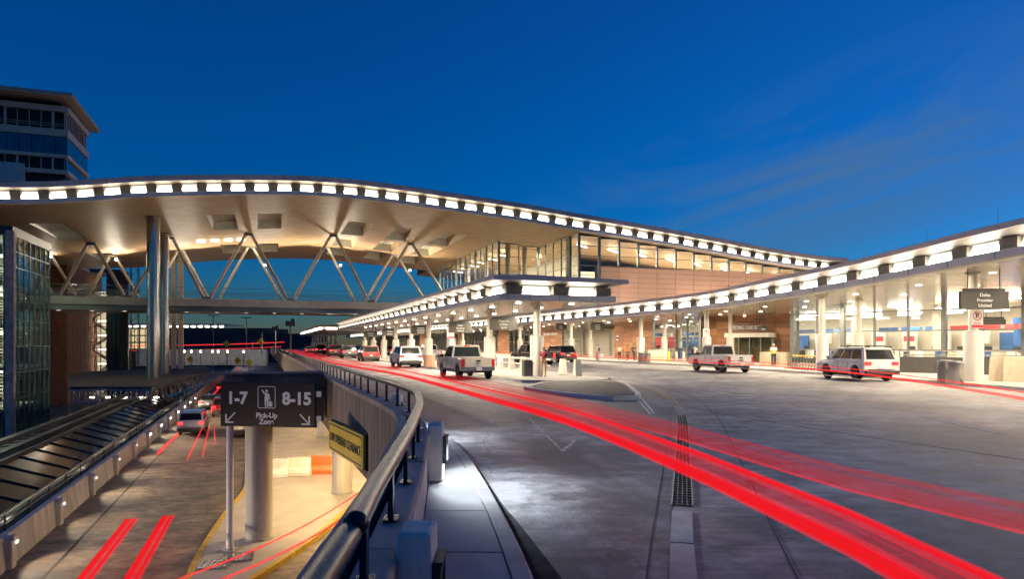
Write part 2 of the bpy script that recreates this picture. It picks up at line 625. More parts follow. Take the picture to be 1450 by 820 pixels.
M['tail_on'] = emis('tail_lamp_lit', (1.0, 0.02, 0.02), 2.6)
M['head_on'] = emis('head_lamp_lit', (1.0, 0.93, 0.8), 20.0)
M['trail_a'] = trail('red_light_bright', (1.0, 0.010, 0.018), 0.39, 0.76)
M['trail_b'] = trail('red_light_soft', (1.0, 0.03, 0.05), 0.24, 0.25)
M['trail_e'] = trail('red_light_faint', (1.0, 0.04, 0.06), 0.22, 0.13)
M['trail_d'] = trail('red_light_edge', (1.0, 0.03, 0.05), 0.40, 0.35)
M['trail_c'] = trail('red_light_thin', (1.0, 0.04, 0.04), 0.55, 0.55)
M['trail_w'] = trail('white_light_thin', (1.0, 0.6, 0.45), 0.5, 0.3)


# the perforated soffit gets a fine square grid of holes, the deck transverse tining and worn pale patches
def tune():
    t = M['soffit'].node_tree
    b = t.nodes['Principled BSDF']
    g = t.nodes.new('ShaderNodeNewGeometry')
    mp_ = t.nodes.new('ShaderNodeMapping')
    mp_.inputs['Rotation'].default_value = (0, 0, -ANG)
    br = t.nodes.new('ShaderNodeTexBrick')
    br.offset = 0
    br.inputs['Scale'].default_value = 1.0
    br.inputs['Mortar Size'].default_value = 0.035
    br.inputs['Brick Width'].default_value = 0.9
    br.inputs['Row Height'].default_value = 0.45
    bp = t.nodes.new('ShaderNodeBump')
    bp.inputs['Strength'].default_value = 0.5
    bp.inputs['Distance'].default_value = 0.05
    bp.invert = True
    t.links.new(g.outputs['Position'], mp_.inputs['Vector'])
    t.links.new(mp_.outputs[0], br.inputs['Vector'])
    t.links.new(br.outputs['Fac'], bp.inputs['Height'])
    t.links.new(bp.outputs[0], b.inputs['Normal'])
    for key, wrot, wsc in (('road', 0.0, 2.2), ('road_low', 0, 1), ('lane', 0, 1)):
        t = M[key].node_tree
        b = t.nodes['Principled BSDF']
        g = t.nodes.new('ShaderNodeNewGeometry')
        n1 = t.nodes.new('ShaderNodeTexNoise')
        n1.inputs['Scale'].default_value = 1.7
        n1.inputs['Detail'].default_value = 9
        n1.inputs['Roughness'].default_value = 0.7
        mp2 = t.nodes.new('ShaderNodeMapping')
        mp2.inputs['Scale'].default_value = (0.75, 1.15, 1)
        t.links.new(g.outputs['Position'], mp2.inputs['Vector'])
        t.links.new(mp2.outputs[0], n1.inputs['Vector'])
        rr = t.nodes.new('ShaderNodeValToRGB')
        rr.color_ramp.elements[0].position = 0.40
        rr.color_ramp.elements[1].position = 0.62
        rr.color_ramp.elements[0].color = (0.48, 0.48, 0.48, 1)
        rr.color_ramp.elements[1].color = (1.75, 1.75, 1.75, 1)
        t.links.new(n1.outputs[0], rr.inputs[0])
        mul = t.nodes.new('ShaderNodeMixRGB')
        mul.blend_type = 'MULTIPLY'
        mul.inputs[0].default_value = 1.0
        src = b.inputs['Base Color'].links[0].from_socket
        t.links.new(src, mul.inputs[1])
        t.links.new(rr.outputs[0], mul.inputs[2])
        t.links.new(mul.outputs[0], b.inputs['Base Color'])
        n3 = t.nodes.new('ShaderNodeTexNoise')
        n3.inputs['Scale'].default_value = 1.0
        n3.inputs['Detail'].default_value = 3
        mp3 = t.nodes.new('ShaderNodeMapping')
        mp3.inputs['Scale'].default_value = (0.6, 16.0, 1) if key == 'road' else (22, 22, 1)
        t.links.new(g.outputs['Position'], mp3.inputs['Vector'])
        t.links.new(mp3.outputs[0], n3.inputs['Vector'])
        r3 = t.nodes.new('ShaderNodeValToRGB')
        r3.color_ramp.elements[0].position = 0.3
        r3.color_ramp.elements[1].position = 0.7
        r3.color_ramp.elements[0].color = (0.80, 0.80, 0.80, 1)
        r3.color_ramp.elements[1].color = (1.18, 1.18, 1.18, 1)
        t.links.new(n3.outputs[0], r3.inputs[0])
        mu2 = t.nodes.new('ShaderNodeMixRGB')
        mu2.blend_type = 'MULTIPLY'
        mu2.inputs[0].default_value = 1.0
        n4 = t.nodes.new('ShaderNodeTexNoise')      # oil stains and patched spots
        n4.inputs['Scale'].default_value = 0.9
        n4.inputs['Detail'].default_value = 12
        n4.inputs['Roughness'].default_value = 0.75
        n4.inputs['Distortion'].default_value = 0.4
        t.links.new(g.outputs['Position'], n4.inputs['Vector'])
        r4 = t.nodes.new('ShaderNodeValToRGB')
        r4.color_ramp.elements[0].position = 0.58
        r4.color_ramp.elements[1].position = 0.64
        r4.color_ramp.elements[0].color = (1, 1, 1, 1)
        r4.color_ramp.elements[1].color = (0.55, 0.53, 0.52, 1)
        t.links.new(n4.outputs[0], r4.inputs[0])
        mu3 = t.nodes.new('ShaderNodeMixRGB')
        mu3.blend_type = 'MULTIPLY'
        mu3.inputs[0].default_value = 1.0
        t.links.new(mul.outputs[0], mu3.inputs[1])
        t.links.new(r4.outputs[0], mu3.inputs[2])
        vo = t.nodes.new('ShaderNodeTexVoronoi')      # hairline cracks
        vo.feature = 'DISTANCE_TO_EDGE'
        vo.inputs['Scale'].default_value = 0.16
        dn = t.nodes.new('ShaderNodeTexNoise')
        dn.inputs['Scale'].default_value = 0.8
        dn.inputs['Detail'].default_value = 6
        ad = t.nodes.new('ShaderNodeMixRGB')
        ad.blend_type = 'ADD'
        ad.inputs[0].default_value = 2.2
        t.links.new(g.outputs['Position'], dn.inputs['Vector'])
        t.links.new(g.outputs['Position'], ad.inputs[1])
        t.links.new(dn.outputs['Color'], ad.inputs[2])
        t.links.new(ad.outputs[0], vo.inputs['Vector'])
        r5 = t.nodes.new('ShaderNodeValToRGB')
        r5.color_ramp.elements[0].position = 0.0008
        r5.color_ramp.elements[1].position = 0.0028
        r5.color_ramp.elements[0].color = (0.42, 0.42, 0.42, 1)
        r5.color_ramp.elements[1].color = (1, 1, 1, 1)
        t.links.new(vo.outputs['Distance'], r5.inputs[0])
        mu4 = t.nodes.new('ShaderNodeMixRGB')
        mu4.blend_type = 'MULTIPLY'
        mu4.inputs[0].default_value = 1.0
        t.links.new(mu3.outputs[0], mu4.inputs[1])
        t.links.new(r5.outputs[0], mu4.inputs[2])
        t.links.new(mu4.outputs[0], mu2.inputs[1])
        t.links.new(r3.outputs[0], mu2.inputs[2])
        t.links.new(mu2.outputs[0], b.inputs['Base Color'])
        rg = t.nodes.new('ShaderNodeValToRGB')
        rg.color_ramp.elements[0].color = (0.42, 0.42, 0.42, 1)
        rg.color_ramp.elements[1].color = (0.75, 0.75, 0.75, 1)
        t.links.new(n1.outputs[0], rg.inputs[0])
        t.links.new(rg.outputs[0], b.inputs['Roughness'])


tune()
# ================================================================== THE SETTING
# canopy edge of the terminal (x, y): curves with the right-hand roadway, then runs straight along the site grid
FEDGE = smooth_path([(21.4, 14, 0), (21.3, 20, 0), (20.95, 27.5, 0), (20.6, 31, 0), (19.85, 39, 0), (18.4, 47, 0), (16.2, 57, 0), (12.3, 67.5, 0),
                     (6.8, 80, 0), (2.2, 92, 0), W(105, 33.4), W(130, 33.2), W(160, 33.2), W(205, 33.2), W(250, 33.2), W(300, 33.2)], 2.0)
ZL = [(14, 6.6), (28, 6.36), (31, 6.3), (39, 6.06), (57, 5.6), (80, 5.36), (250, 5.3)]

OUT = smooth_path([(-0.75, -5, 0), (-0.86, 0, 0), (-0.95, 2, 0), (-1.06, 3.8, 0), (-1.22, 6, 0), (-1.37, 7.6, 0), (-1.57, 9.4, 0), (-1.98, 11.6, 0), (-2.98, 14.5, 0), W(18, 2.12), W(24, 2.12), W(40, 2.12)], 0.6) + [W(a, 2.12) for a in range(44, 264, 6)]
KERB = smooth_path([(0.62, -5, 0), (0.5, 0, 0), (0.32, 3.6, 0), (0.17, 5.5, 0), (-0.22, 8.4, 0), (-0.79, 11.7, 0), (-1.43, 14.3, 0), (-2.32, 17.1, 0), W(21, 3.55), W(26, 3.5), W(40, 3.5)], 0.6) + [W(a, 3.5) for a in range(46, 264, 8)]


def xy(path):
    return [(p[0], p[1]) for p in path]


def zset(path, z):
    return [(p[0], p[1], z) for p in path]


g = MB().prism([(-3000, -800), (3000, -800), (3000, 4000), (-3000, 4000)], -9.6, -9.4).build('ground', M['ground'])
tag(g, kind='structure')

# upper roadway deck: one slab whose left side is the curved edge
deck = [W(262, 95).xy, W(-60, 95).xy]
d = MB().prism(xy(offset(OUT, 0.1)) + [tuple(p) for p in deck], -0.4, 0.0).build('upper_road', M['road'])
tag(d, kind='structure')

# lower roadway and the ground-level floor beneath the deck
lw = MB().prism([W(-12, -7.9).xy, W(-12, 40).xy, W(262, 40).xy, W(262, -7.9).xy], -5.35, -5.0).build('lower_road', M['road_low'])
tag(lw, kind='structure')
DRAIN = smooth_path([(0.65, 1.5, 0), (1.0, 3.5, 0), (1.45, 5.8, 0), (2.85, 11.4, 0), (4.27, 17.1, 0), (5.0, 20.5, 0), (5.75, 25, 0), (5.95, 29, 0), (5.6, 36, 0), (4.2, 44, 0)], 0.7)
right_k = [p for p in offset(DRAIN, -0.12) if p[1] > 0]
ln = MB().prism(xy([p for p in offset(KERB, 0.0) if p[1] < 44]) + xy(reversed(right_k)), -0.1, 0.004).build('asphalt_lane', M['lane'])
tag(ln, kind='structure')

# walkway beside the parapet: separate slabs with open joints, then the kerb stones
INN = offset(OUT, 0.40)


def at_y(path, y):
    for p, q in zip(path, path[1:]):
        if p[1] <= y <= q[1]:
            t = (y - p[1]) / max(1e-6, q[1] - p[1])
            return p[0] + (q[0] - p[0]) * t
    return path[-1][0]


wk = MB().prism(xy(INN[:70]) + xy(reversed(offset(KERB, -0.1)[:62])), -0.05, 0.10)
wk = wk.build('pavement', M['joint'])
tag(wk, kind='structure')
ys = [-4.5, -3.0, -1.5, 0.05, 1.55, 3.05, 4.55, 6.06, 7.56, 9.05, 10.6, 12.2, 13.9, 15.6, 17.4, 19.4, 21.5, 24, 27]
for y0, y1 in zip(ys, ys[1:]):
    lft, rgt = [], []
    for k in range(5):
        y = y0 + 0.012 + (y1 - y0 - 0.024) * k / 4
        lft.append((at_y(INN, y) + 0.004, y))
        rgt.append((at_y(KERB, y) - 0.19, y))
    MB().prism(lft + rgt[::-1], 0.0, 0.15 + random.uniform(-0.003, 0.003)).build('slab', M['walk'], wk, bevel=0.006)
kk = [p for p in KERB if p[1] < 45]
i = 0
while i < len(kk) - 1:
    seg = kk[i:i + 5]
    if len(seg) < 2:
        break
    MB().sweep(zset(seg, 0), [(-0.175, -0.05), (-0.175, 0.152), (-0.03, 0.152), (0.0, 0.12), (0.012, -0.05)]).build('kerb_stone', M['kerb'], wk, bevel=0.004)
    i += 4

wl = [p for p in KERB if -2 < p[1] < 11.6]
ws = []
for k, p in enumerate(offset(wl, 0.0)):
    wd_ = 0.10 + 0.32 * max(0.0, min(1.0, (8.6 - p[1]) / 5.0))
    ws.append((p, max(0.03, wd_)))
nr = path_normals(wl)
wo = MB()
wv = []
for (p, wd_), q in zip(ws, nr):
    wv += [(p[0] + q[0] * 0.012, p[1] + q[1] * 0.012, 0.008), (p[0] + q[0] * wd_, p[1] + q[1] * wd_, 0.008)]
wo.add(wv, [(2 * k, 2 * k + 2, 2 * k + 3, 2 * k + 1) for k in range(len(ws) - 1)])
tag(wo.build('gutter_stain', M['wet'], None, fix=False), kind='structure')

# parapet along the deck edge (wall, coping lengths, the light bollards stand on the walkway)
pw = MB()
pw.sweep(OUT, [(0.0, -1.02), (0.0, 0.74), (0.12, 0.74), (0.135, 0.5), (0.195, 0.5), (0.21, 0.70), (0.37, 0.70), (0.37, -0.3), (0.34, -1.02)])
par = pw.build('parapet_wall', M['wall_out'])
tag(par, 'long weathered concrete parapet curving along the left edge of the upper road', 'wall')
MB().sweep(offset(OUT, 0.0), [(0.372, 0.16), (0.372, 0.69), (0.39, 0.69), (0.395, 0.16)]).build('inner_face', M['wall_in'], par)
res = resample(OUT, 0.5)
step = 6
for q in range(0, min(len(res) - 1, 190), step):
    seg = [r[0] for r in res[q:q + step + 1]]
    if len(seg) < 2:
        break
    seg[0] = seg[0] + (seg[1] - seg[0]) * 0.03
    seg[-1] = seg[-1] + (seg[-2] - seg[-1]) * 0.03
    z = random.uniform(-0.006, 0.006)
    MB().sweep(zset(seg, z), [(-0.03, 0.742), (-0.03, 0.85), (0.11, 0.85), (0.13, 0.742)]).build('coping', M['coping'], par, bevel=0.012)
    MB().sweep(zset(seg, z), [(0.20, 0.702), (0.20, 0.79), (0.395, 0.79), (0.415, 0.77), (0.415, 0.702)]).build('coping', M['coping'], par, bevel=0.012)

# handrail on the parapet
RZ = 1.16
RAILP = zset(offset(OUT, 0.29), RZ)
hr = thing('handrail', 'dark steel pipe handrail on posts curving along the top of the parapet', 'handrail', (-0.8, 3, 0.79))
near = [p for p in RAILP if p[1] < 2.9] + [(-0.715, 2.98, RZ)]
far = [(-0.70, 3.06, RZ + 0.035)] + [(p[0], p[1], RZ + 0.035) for p in RAILP if p[1] > 3.2]
for seg in (near, far):
    sp = smooth_path(seg[:40], 0.25) + [Vector(p) for p in seg[41:]]
    o = MB().tube(sp, 0.058, 18)
    e = sp[-1] if seg is near else sp[0]
    o.ball(e, 0.058, 12)
    o.build('rail_pipe', M['rail'], hr)
post_pts = resample(RAILP, 1.25, 0.95)[:120]
me_post = None
for k, (p, hd) in enumerate(post_pts):
    if p[1] > 4.5 and k % 1:
        continue
    pbox('post', M['rail'], hr, (p.x, p.y, 0.95), (0.035, 0.10, 0.36), hd - math.pi / 2)
    if k < 45:
        pbox('base_plate', M['rail'], hr, (p.x, p.y, 0.797), (0.10, 0.17, 0.014), hd - math.pi / 2)


# light bollards of painted concrete against the parapet
def light_bollard(y, label, lit=True):
    x = at_y(INN, y) + 0.02
    t = thing('light_bollard', label, 'bollard light', (x + 0.11, y, 0.15), 0, 'bollard lights along the walkway')
    o = MB()
    o.prism([(x, y - 0.16), (x + 0.20, y - 0.16), (x + 0.20, y + 0.16), (x, y + 0.16)], 0.15, 0.93)
    o.build('housing', M['wall_in'], t, bevel=0.025)
    c = MB()
    c.quad((x + 0.203, y - 0.13, 0.40), (x + 0.203, y + 0.13, 0.40), (x + 0.255, y + 0.13, 0.74), (x + 0.255, y - 0.13, 0.74))
    c.box((x + 0.23, y, 0.75), (0.06, 0.27, 0.02))
    c.box((x + 0.225, y - 0.135, 0.58), (0.05, 0.012, 0.36))
    c.box((x + 0.225, y + 0.135, 0.58), (0.05, 0.012, 0.36))
    c.build('louvre', M['trim'], t)
    if lit:
        pbox('lens', M['lamp_cool'], t, (x + 0.225, y, 0.735), (0.035, 0.20, 0.012))
        ld = bpy.data.lights.new('bollard_lamp', 'SPOT')
        ld.energy = 330
        ld.spot_size = math.radians(168)
        ld.spot_blend = 1.0
        ld.color = (0.86, 0.94, 1.0)
        ld.shadow_soft_size = 0.06
        lo = bpy.data.objects.new('bollard_lamp', ld)
        COL.objects.link(lo)
        lo.parent = t
        lo.location = Vector((x + 0.30, y, 0.66)) - WL[t]
        lo.rotation_euler = (0, math.radians(-46), 0)
    return t


light_bollard(9.25, 'cream bollard light at the foot of the parapet with a pool of light before it')
light_bollard(14.5, 'farther cream bollard light half hidden behind the handrail bend')
light_bollard(4.0, 'cream bollard light beside the walkway at the bottom edge of the picture', False)

# trench drain: concrete infill close to the camera, iron grates, then a curved slot
dr = thing('trench_drain', 'long narrow trench drain with iron grates crossing the roadway', 'drain', (2.85, 11.4, 0))
seg = [p for p in DRAIN if p[1] > 1.4]
gr = [p for p in seg if 8.1 < p[1] < 19.2]
ib = [p for p in seg if p[1] <= 8.4]
MB().sweep(zset(gr, 0.002), [(-0.115, 0), (-0.115, 0.006), (0.115, 0.006), (0.115, 0)]).build('channel', M['joint'], dr)
for sd in (-0.125, 0.125, 0.0, -0.06, 0.06):
    wdt = 0.007 if abs(sd) > 0.1 else 0.008
    MB().sweep(zset(gr, 0.004), [(sd - wdt, 0), (sd - wdt, 0.016), (sd + wdt, 0.016), (sd + wdt, 0)]).build('grate_bar', M['grate'] if abs(sd) < 0.1 else M['frame'], dr)
bars = MB()
for p, hd in resample(gr, 0.16):
    bars.box((p.x, p.y, 0.014), (0.23, 0.025, 0.012), hd - math.pi / 2)
tag(bars.build('cross_bars', M['grate'], dr), kind='stuff')
pieces = resample(ib, 1.35)
for (p, hd), (q, h2) in zip(pieces, pieces[1:]):
    dd = (q - p).normalized() * 0.02
    MB().sweep(zset([p + dd, q - dd], 0.004), [(-0.115, 0), (-0.115, 0.012), (0.115, 0.012), (0.115, 0)]).build('infill_block', M['kerb'], dr)
sl = [p for p in seg if p[1] >= 19.0]
for sd in (-0.1, 0.1):
    MB().sweep(zset(sl, 0.004), [(sd - 0.02, 0), (sd - 0.02, 0.008), (sd + 0.02, 0.008), (sd + 0.02, 0)]).build('slot_edge', M['yellow'] if sd > 0 else M['grate'], dr)
for sd in (-0.30, 0.95):
    js = offset([p for p in seg if (sd > 0 or 3 < p[1] < 20)], sd)
    MB().sweep(zset(js, 0.005), [(-0.008, 0), (-0.008, 0.003), (0.008, 0.003), (0.008, 0)]).build('road_joint', M['joint'], d)
# tie joint across the concrete of the right-hand carriageway
jl = smooth_path([(4.9, 24.0, 0), (6.4, 18, 0), (8.1, 13.4, 0), (9.6, 10, 0), (11.5, 7, 0)], 1.0)
MB().sweep(zset(jl, 0.005), [(-0.012, 0), (-0.012, 0.003), (0.012, 0.003), (0.012, 0)]).build('road_joint', M['joint'], d)


# painted marks
def mark(p, q, wd=0.10, name='lane_dash', m_=None, z=0.009):
    p, q = Vector(p), Vector(q)
    v = q - p
    return pbox(name, m_ or M['white_paint'], d, ((p.x + q.x) / 2, (p.y + q.y) / 2, z), (v.length, wd, 0.004), math.atan2(v.y, v.x))


mark(P(1325, 594), P(1410, 613))
mark(P(1113, 552), P(1160, 560))
mark(P(1005, 553.5), P(1036, 559.5))
mark(P(1210, 570), P(1256, 580), 0.06)
for (a, b) in (((903, 566), (921, 587)), ((909, 565), (926, 586))):
    mark(P(*a), P(*b), 0.07, 'edge_mark')
mark(P(795, 640), P(812, 628), 0.10, 'worn_arrow', M['worn_paint']); mark(P(812, 628), P(812, 619), 0.10, 'worn_arrow', M['worn_paint']); mark(P(750, 594), P(797, 640), 0.035, 'worn_arrow', M['worn_paint'])
mark(P(640, 576), P(652, 569), 0.12, 'worn_arrow', M['worn_paint']); mark(P(652, 569), P(650, 564), 0.12, 'worn_arrow', M['worn_paint']); mark(P(631, 556), P(641, 575), 0.04, 'worn_arrow', M['worn_paint'])
mark(P(860, 570), P(903, 567), 0.05, 'edge_mark')

# nose island of dark asphalt with a concrete kerb, in the middle of the roadway
nose = smooth_path([(0.55, 29.6, 0), (1.9, 26.2, 0), (3.55, 24.0, 0), (4.5, 24.4, 0), (4.95, 27.3, 0), (5.3, 33.2, 0), (3.6, 34.3, 0), (1.7, 33.6, 0), (0.55, 29.6, 0)], 0.7)[:-1]
ni = MB().prism(xy(nose), 0.0, 0.13).build('traffic_island', M['kerb'])
tag(ni, kind='structure')
cx_ = sum(p[0] for p in nose) / len(nose); cy_ = sum(p[1] for p in nose) / len(nose)
MB().prism([(cx_ + (p[0] - cx_) * 0.9, cy_ + (p[1] - cy_) * 0.95) for p in nose], 0.05, 0.16).build('island_top', M['dark_asphalt'], ni, bevel=0.03)
lp = nose + [nose[0]]
for k in range(0, len(lp) - 1, 3):
    MB().sweep(zset(lp[k:k + 4], 0), [(-0.16, 0.0), (-0.15, 0.155), (0.0, 0.16), (0.05, 0.14), (0.06, 0.0)]).build('kerb_stone', M['col'], ni)

# kerbside island under the middle canopy, and the terminal pavement
IK = [W(31.2, 15.2)] + [W(31.6 + 1.6 * (1 - math.cos(t)), 15.2 - 2.7 * math.sin(t)) for t in (0.5, 1.0, 1.57)]
ILP = smooth_path([W(31.0, 15.2), W(31.5, 13.4), W(33.4, 12.5), W(40, 12.5), W(118, 12.5)], 2)
IRP = smooth_path([W(31.0, 15.2), W(31.8, 16.9), W(34, 17.7), W(40, 17.9), W(118, 17.9)], 2)
ip = MB().prism(xy(ILP) + xy(reversed(IRP)), 0.0, 0.15).build('island_pavement', M['pave'])
tag(ip, kind='structure')
for path, sgn in ((ILP, 1), (IRP, -1)):
    pts = resample(path, 2.4)[:36]
    for (p, h1), (q, h2) in zip(pts, pts[1:]):
        MB().sweep(zset([p, q], 0), [(-0.08 * sgn, 0.0), (-0.06 * sgn, 0.155), (0.10 * sgn, 0.158), (0.10 * sgn, 0.0)]).build('kerb_stone', M['kerb'], ip)
TK = offset(FEDGE, 0.8)
tp = MB().prism(xy(TK) + xy(reversed(offset(FEDGE, 34))), 0.0, 0.15).build('terminal_pavement', M['pave'])
tag(tp, kind='structure')
pts = resample(TK, 2.4)[:50]
for (p, h1), (q, h2) in zip(pts, pts[1:]):
    MB().sweep(zset([p, q], 0), [(-0.06, 0.0), (-0.04, 0.155), (0.14, 0.158), (0.14, 0.0)]).build('kerb_stone', M['kerb'], tp)

# ---- lower level
LW = [W(a, -7.6) for a in range(-8, 262, 6)]
bw = thing('barrier_wall', 'pale concrete traffic barrier along the left side of the lower road', 'barrier', W(22, -7.7, -5))
pts = resample(LW, 3.6)
for k, ((p, h1), (q, h2)) in enumerate(zip(pts[:48], pts[1:49])):
    dd = (q - p).normalized() * 0.012
    MB().sweep([(p + dd).to_tuple()[:2] + (-5.0,), (q - dd).to_tuple()[:2] + (-5.0,)], [(-0.22, 0), (-0.16, 1.02), (0.06, 1.02), (0.12, 0.4), (0.16, 0)]).build('barrier_unit', M['barrier'], bw, bevel=0.015)
for k in range(14):
    p = W(14.5 + 5.4 * k, -7.42, -5)
    if k < 14:
        o = MB()
        o.box((p.x, p.y, -4.55), (0.26, 0.42, 0.9), ANG)
        o.box((p.x, p.y, -4.05), (0.34, 0.30, 0.16), ANG)
        o.build('light_housing', M['barrier'], bw, bevel=0.03)
    q = p + Vector((CS, SN, 0)) * 0.2
    pbox('lamp_lens', M['lamp_in'] if k > 6 else M['soft_glow'], bw, (q.x, q.y, -4.18), (0.04, 0.20, 0.10), ANG)  # near lenses get a weak glow although those fittings are unlit
    ld = bpy.data.lights.new('barrier_lamp_fill', 'SPOT')
    ld.energy = 900 if k > 6 else 330  # near housings are unlit fittings; their spots are added fill for sign and wall
    ld.spot_size = math.radians(150)
    ld.spot_blend = 0.9
    ld.color = (1.0, 0.80, 0.55)
    ld.shadow_soft_size = 0.1
    lo = bpy.data.objects.new('barrier_lamp_fill', ld)
    COL.objects.link(lo)
    lo.parent = bw
    lo.location = q + Vector((CS, SN, 0)) * 0.06 + Vector((0, 0, 0.85)) - WL[bw]
    lo.rotation_euler = (0, math.radians(-78 if k < 7 else -65), ANG)
lwr = thing('barrier_railing', 'thin double railing on top of the lower road barrier', 'railing', W(22, -7.75, -4))
for z in (-3.72, -3.45):
    MB().tube([W(-8, -7.75, z), W(120, -7.75, z)], 0.03, 8).build('rail_pipe', M['steel'] if z > -3.5 else M['frame_dk'], lwr)
for k in range(46):
    p = W(2 + k * 2.4, -7.75, -3.7)
    pbox('post', M['frame_dk'], lwr, p, (0.05, 0.05, 0.56), ANG)
# pavement strip at the barrier foot and its joint
for k in range(26):
    a0 = 4 + k * 4
    MB().prism([W(a0, -7.3).xy, W(a0, -6.2).xy, W(a0 + 3.97, -6.2).xy, W(a0 + 3.97, -7.3).xy], -5.0, -4.985).build('gutter_slab', M['road_low'], lw)
MB().sweep([W(4, -6.15, -4.994), W(110, -6.15, -4.994)], [(-0.03, 0), (-0.03, 0.006), (0.03, 0.006), (0.03, 0)]).build('road_joint', M['joint'], lw)
MB().sweep([W(44, -7.2, -4.994), W(44, -0.9, -4.994)], [(-0.03, 0), (-0.03, 0.006), (0.03, 0.006), (0.03, 0)]).build('road_joint', M['joint'], lw)

# lower island: pale floor with yellow kerbs around the piers
LI_L = smooth_path([(-8.6, 16.6, 0), (-9.0, 18.2, 0), (-9.55, 20, 0), (-10.3, 22.4, 0), (-11.6, 27.4, 0), (-12.35, 31, 0), (-13.6, 35, 0), W(50, -0.9), W(90, -0.9)], 1.0)
LI_R = smooth_path([(-8.6, 16.6, 0), (-8.0, 18.2, 0), (-7.55, 20, 0), (-7.0, 23.8, 0), (-6.75, 28.7, 0), (-6.7, 33.6, 0), (-6.0, 38, 0), (-3.5, 43, 0), (2, 48, 0), (8, 54, 0)], 1.0)
li = MB().prism(xy(LI_L) + [W(90, 30).xy] + xy(reversed(LI_R)), -5.0, -4.85).build('lower_island', M['pave'])
tag(li, kind='structure')
for path, sg in ((LI_L, 1), (LI_R, -1)):
    i = 0
    while i < len(path) - 1 and path[i][1] < 60:
        sgm = path[i:i + 4]
        MB().sweep(zset(sgm, -5.0), [(-0.03 * sg, 0), (-0.03 * sg, 0.155), (0.16 * sg, 0.157), (0.16 * sg, 0)]).build('kerb_stone', M['yellow'], li)
        i += 3
# rear wall and soffit beams of the undercroft
uw = MB().prism([W(-12, 26).xy, W(-12, 26.5).xy, W(120, 26.5).xy, W(120, 26).xy], -5.0, -0.4).build('undercroft_wall', M['pave'])
tag(uw, 'pale retaining wall at the back of the undercroft below the upper road', 'wall')
for k, (a, b, lab) in enumerate([(25.6, -0.15, 'round pale pier carrying the stained cap behind the pick-up zone sign'),
                                 (32.2, 3.4, 'round pale pier right of the sign, under the yellow overhead clearance panel'),
                                 (40, 4.2, 'round pale pier deeper under the deck, first behind the clearance panel'),
                                 (52, 4.2, 'round pale pier deeper under the deck, second behind the clearance panel')]):
    t = thing('pier', lab, 'pier', W(a, b, -4.85), ANG, 'round piers holding up the deck')
    MB().lathe([(0.47, 0.0), (0.47, 0.02), (0.46, 0.05), (0.46, 4.4 if k else 4.1)], (0, 0, 0), 28).build('shaft', M['pier'], t, local=True)
    MB().lathe([(0.50, 0.0), (0.50, 0.05), (0.47, 0.06)], (0, 0, 0.0), 28).build('foot_ring', M['kerb'], t, local=True)
    if k == 0:
        pc = MB()
        pc.sweep([W(25.6, -1.25, 0), W(25.6, 2.0, 0)], [(-0.75, -0.72), (-0.75, 0.92), (0.75, 0.92), (0.75, -0.72)])
        pcap = pc.build('cap', M['cap'], None, bevel=0.03)
        wl_ = pcap.location.copy()
        pcap.parent = t
        Ri = Matrix.Rotation(-ANG, 4, 'Z')
        pcap.matrix_local = Ri @ Matrix.Translation(wl_ - W(a, b, -4.85))
        cl = MB().sweep([W(25.6, -1.35, 0), W(25.6, 2.0, 0)], [(-0.85, 0.93), (-0.85, 1.0), (0.85, 1.0), (0.85, 0.93)])
        cl = cl.build('cap_lip', M['cap'], None)
        wl_ = cl.location.copy()
        cl.parent = t
        cl.matrix_local = Ri @ Matrix.Translation(wl_ - W(a, b, -4.85))

# fittings under the deck that give the yellow light
for k, (a, b) in enumerate([(28, 4.6), (36, 9), (34, 2.9), (44, 4), (46, 12), (56, 5), (68, 5), (24, 8), (80, 5), (92, 5)]):
    p = W(a, b, -0.55)
    t = thing('undercroft_lamp', ORD[k] + ' warm box lamp fixed to the underside of the deck', 'lamp', p, ANG, 'lamps under the deck')
    pbox('housing', M['steel'], t, (0, 0, 0.08), (0.5, 0.5, 0.14), local=True)
    pbox('lens', M['lamp_warm'], t, (0, 0, -0.01), (0.44, 0.44, 0.04), local=True)
    ld = bpy.data.lights.new('undercroft_light', 'AREA')
    ld.energy = 340 if b < 4.7 else 230
    ld.size = 0.5
    ld.color = (1.0, 0.66, 0.29)
    lo = bpy.data.objects.new('undercroft_light', ld)
    COL.objects.link(lo)
    lo.parent = t
    lo.location = (0, 0, -0.05)

# jersey barriers on the lower floor
for (px, py, m_, lab) in ((391 + 0, 676, 'white_b', 'white plastic barrier, left one of the pair on the lower floor behind the pier'),
                          (423, 674, 'white_b', 'white plastic barrier, right one of the pair on the lower floor behind the pier'),
                          (457, 671, 'orange_b', 'orange plastic barrier on the lower floor between the two round piers')):
    p = P(px, py, -4.85)
    t = thing('water_barrier', lab, 'barrier', p, 0.06, 'plastic barriers on the lower floor')
    o = MB()
    prof = [(-0.30, 0), (-0.30, 0.22), (-0.14, 0.45), (-0.11, 0.95), (0.11, 0.95), (0.14, 0.45), (0.30, 0.22), (0.30, 0)]
    o.sweep([(-0.62, 0, 0), (0.62, 0, 0)], prof)
    o.build('body', M[m_], t, local=True, bevel=0.03)
    for sx in (-0.33, 0.33):
        pbox('slot', M['tan'], t, (sx, -0.235, 0.26), (0.26, 0.04, 0.10), local=True)
# ================================================================== THE GREAT HALL, ITS WAVE ROOF AND THE BRIDGE
# all positions through HU(): unit coordinates (a, b, z) scaled by SC
EA = 59.6
_pts = [(0, 288), (110, 285), (205, 278.5), (320, 275.7), (420, 276), (495, 280), (571, 288.8), (640, 298.5), (735, 312), (819, 326), (900, 339), (1000, 356), (1093, 373), (1155, 382), (1215, 387)]


def b_on(a, px):
    u = (px - CX) / F
    return a * (SN + CS * u) / (CS - SN * u)


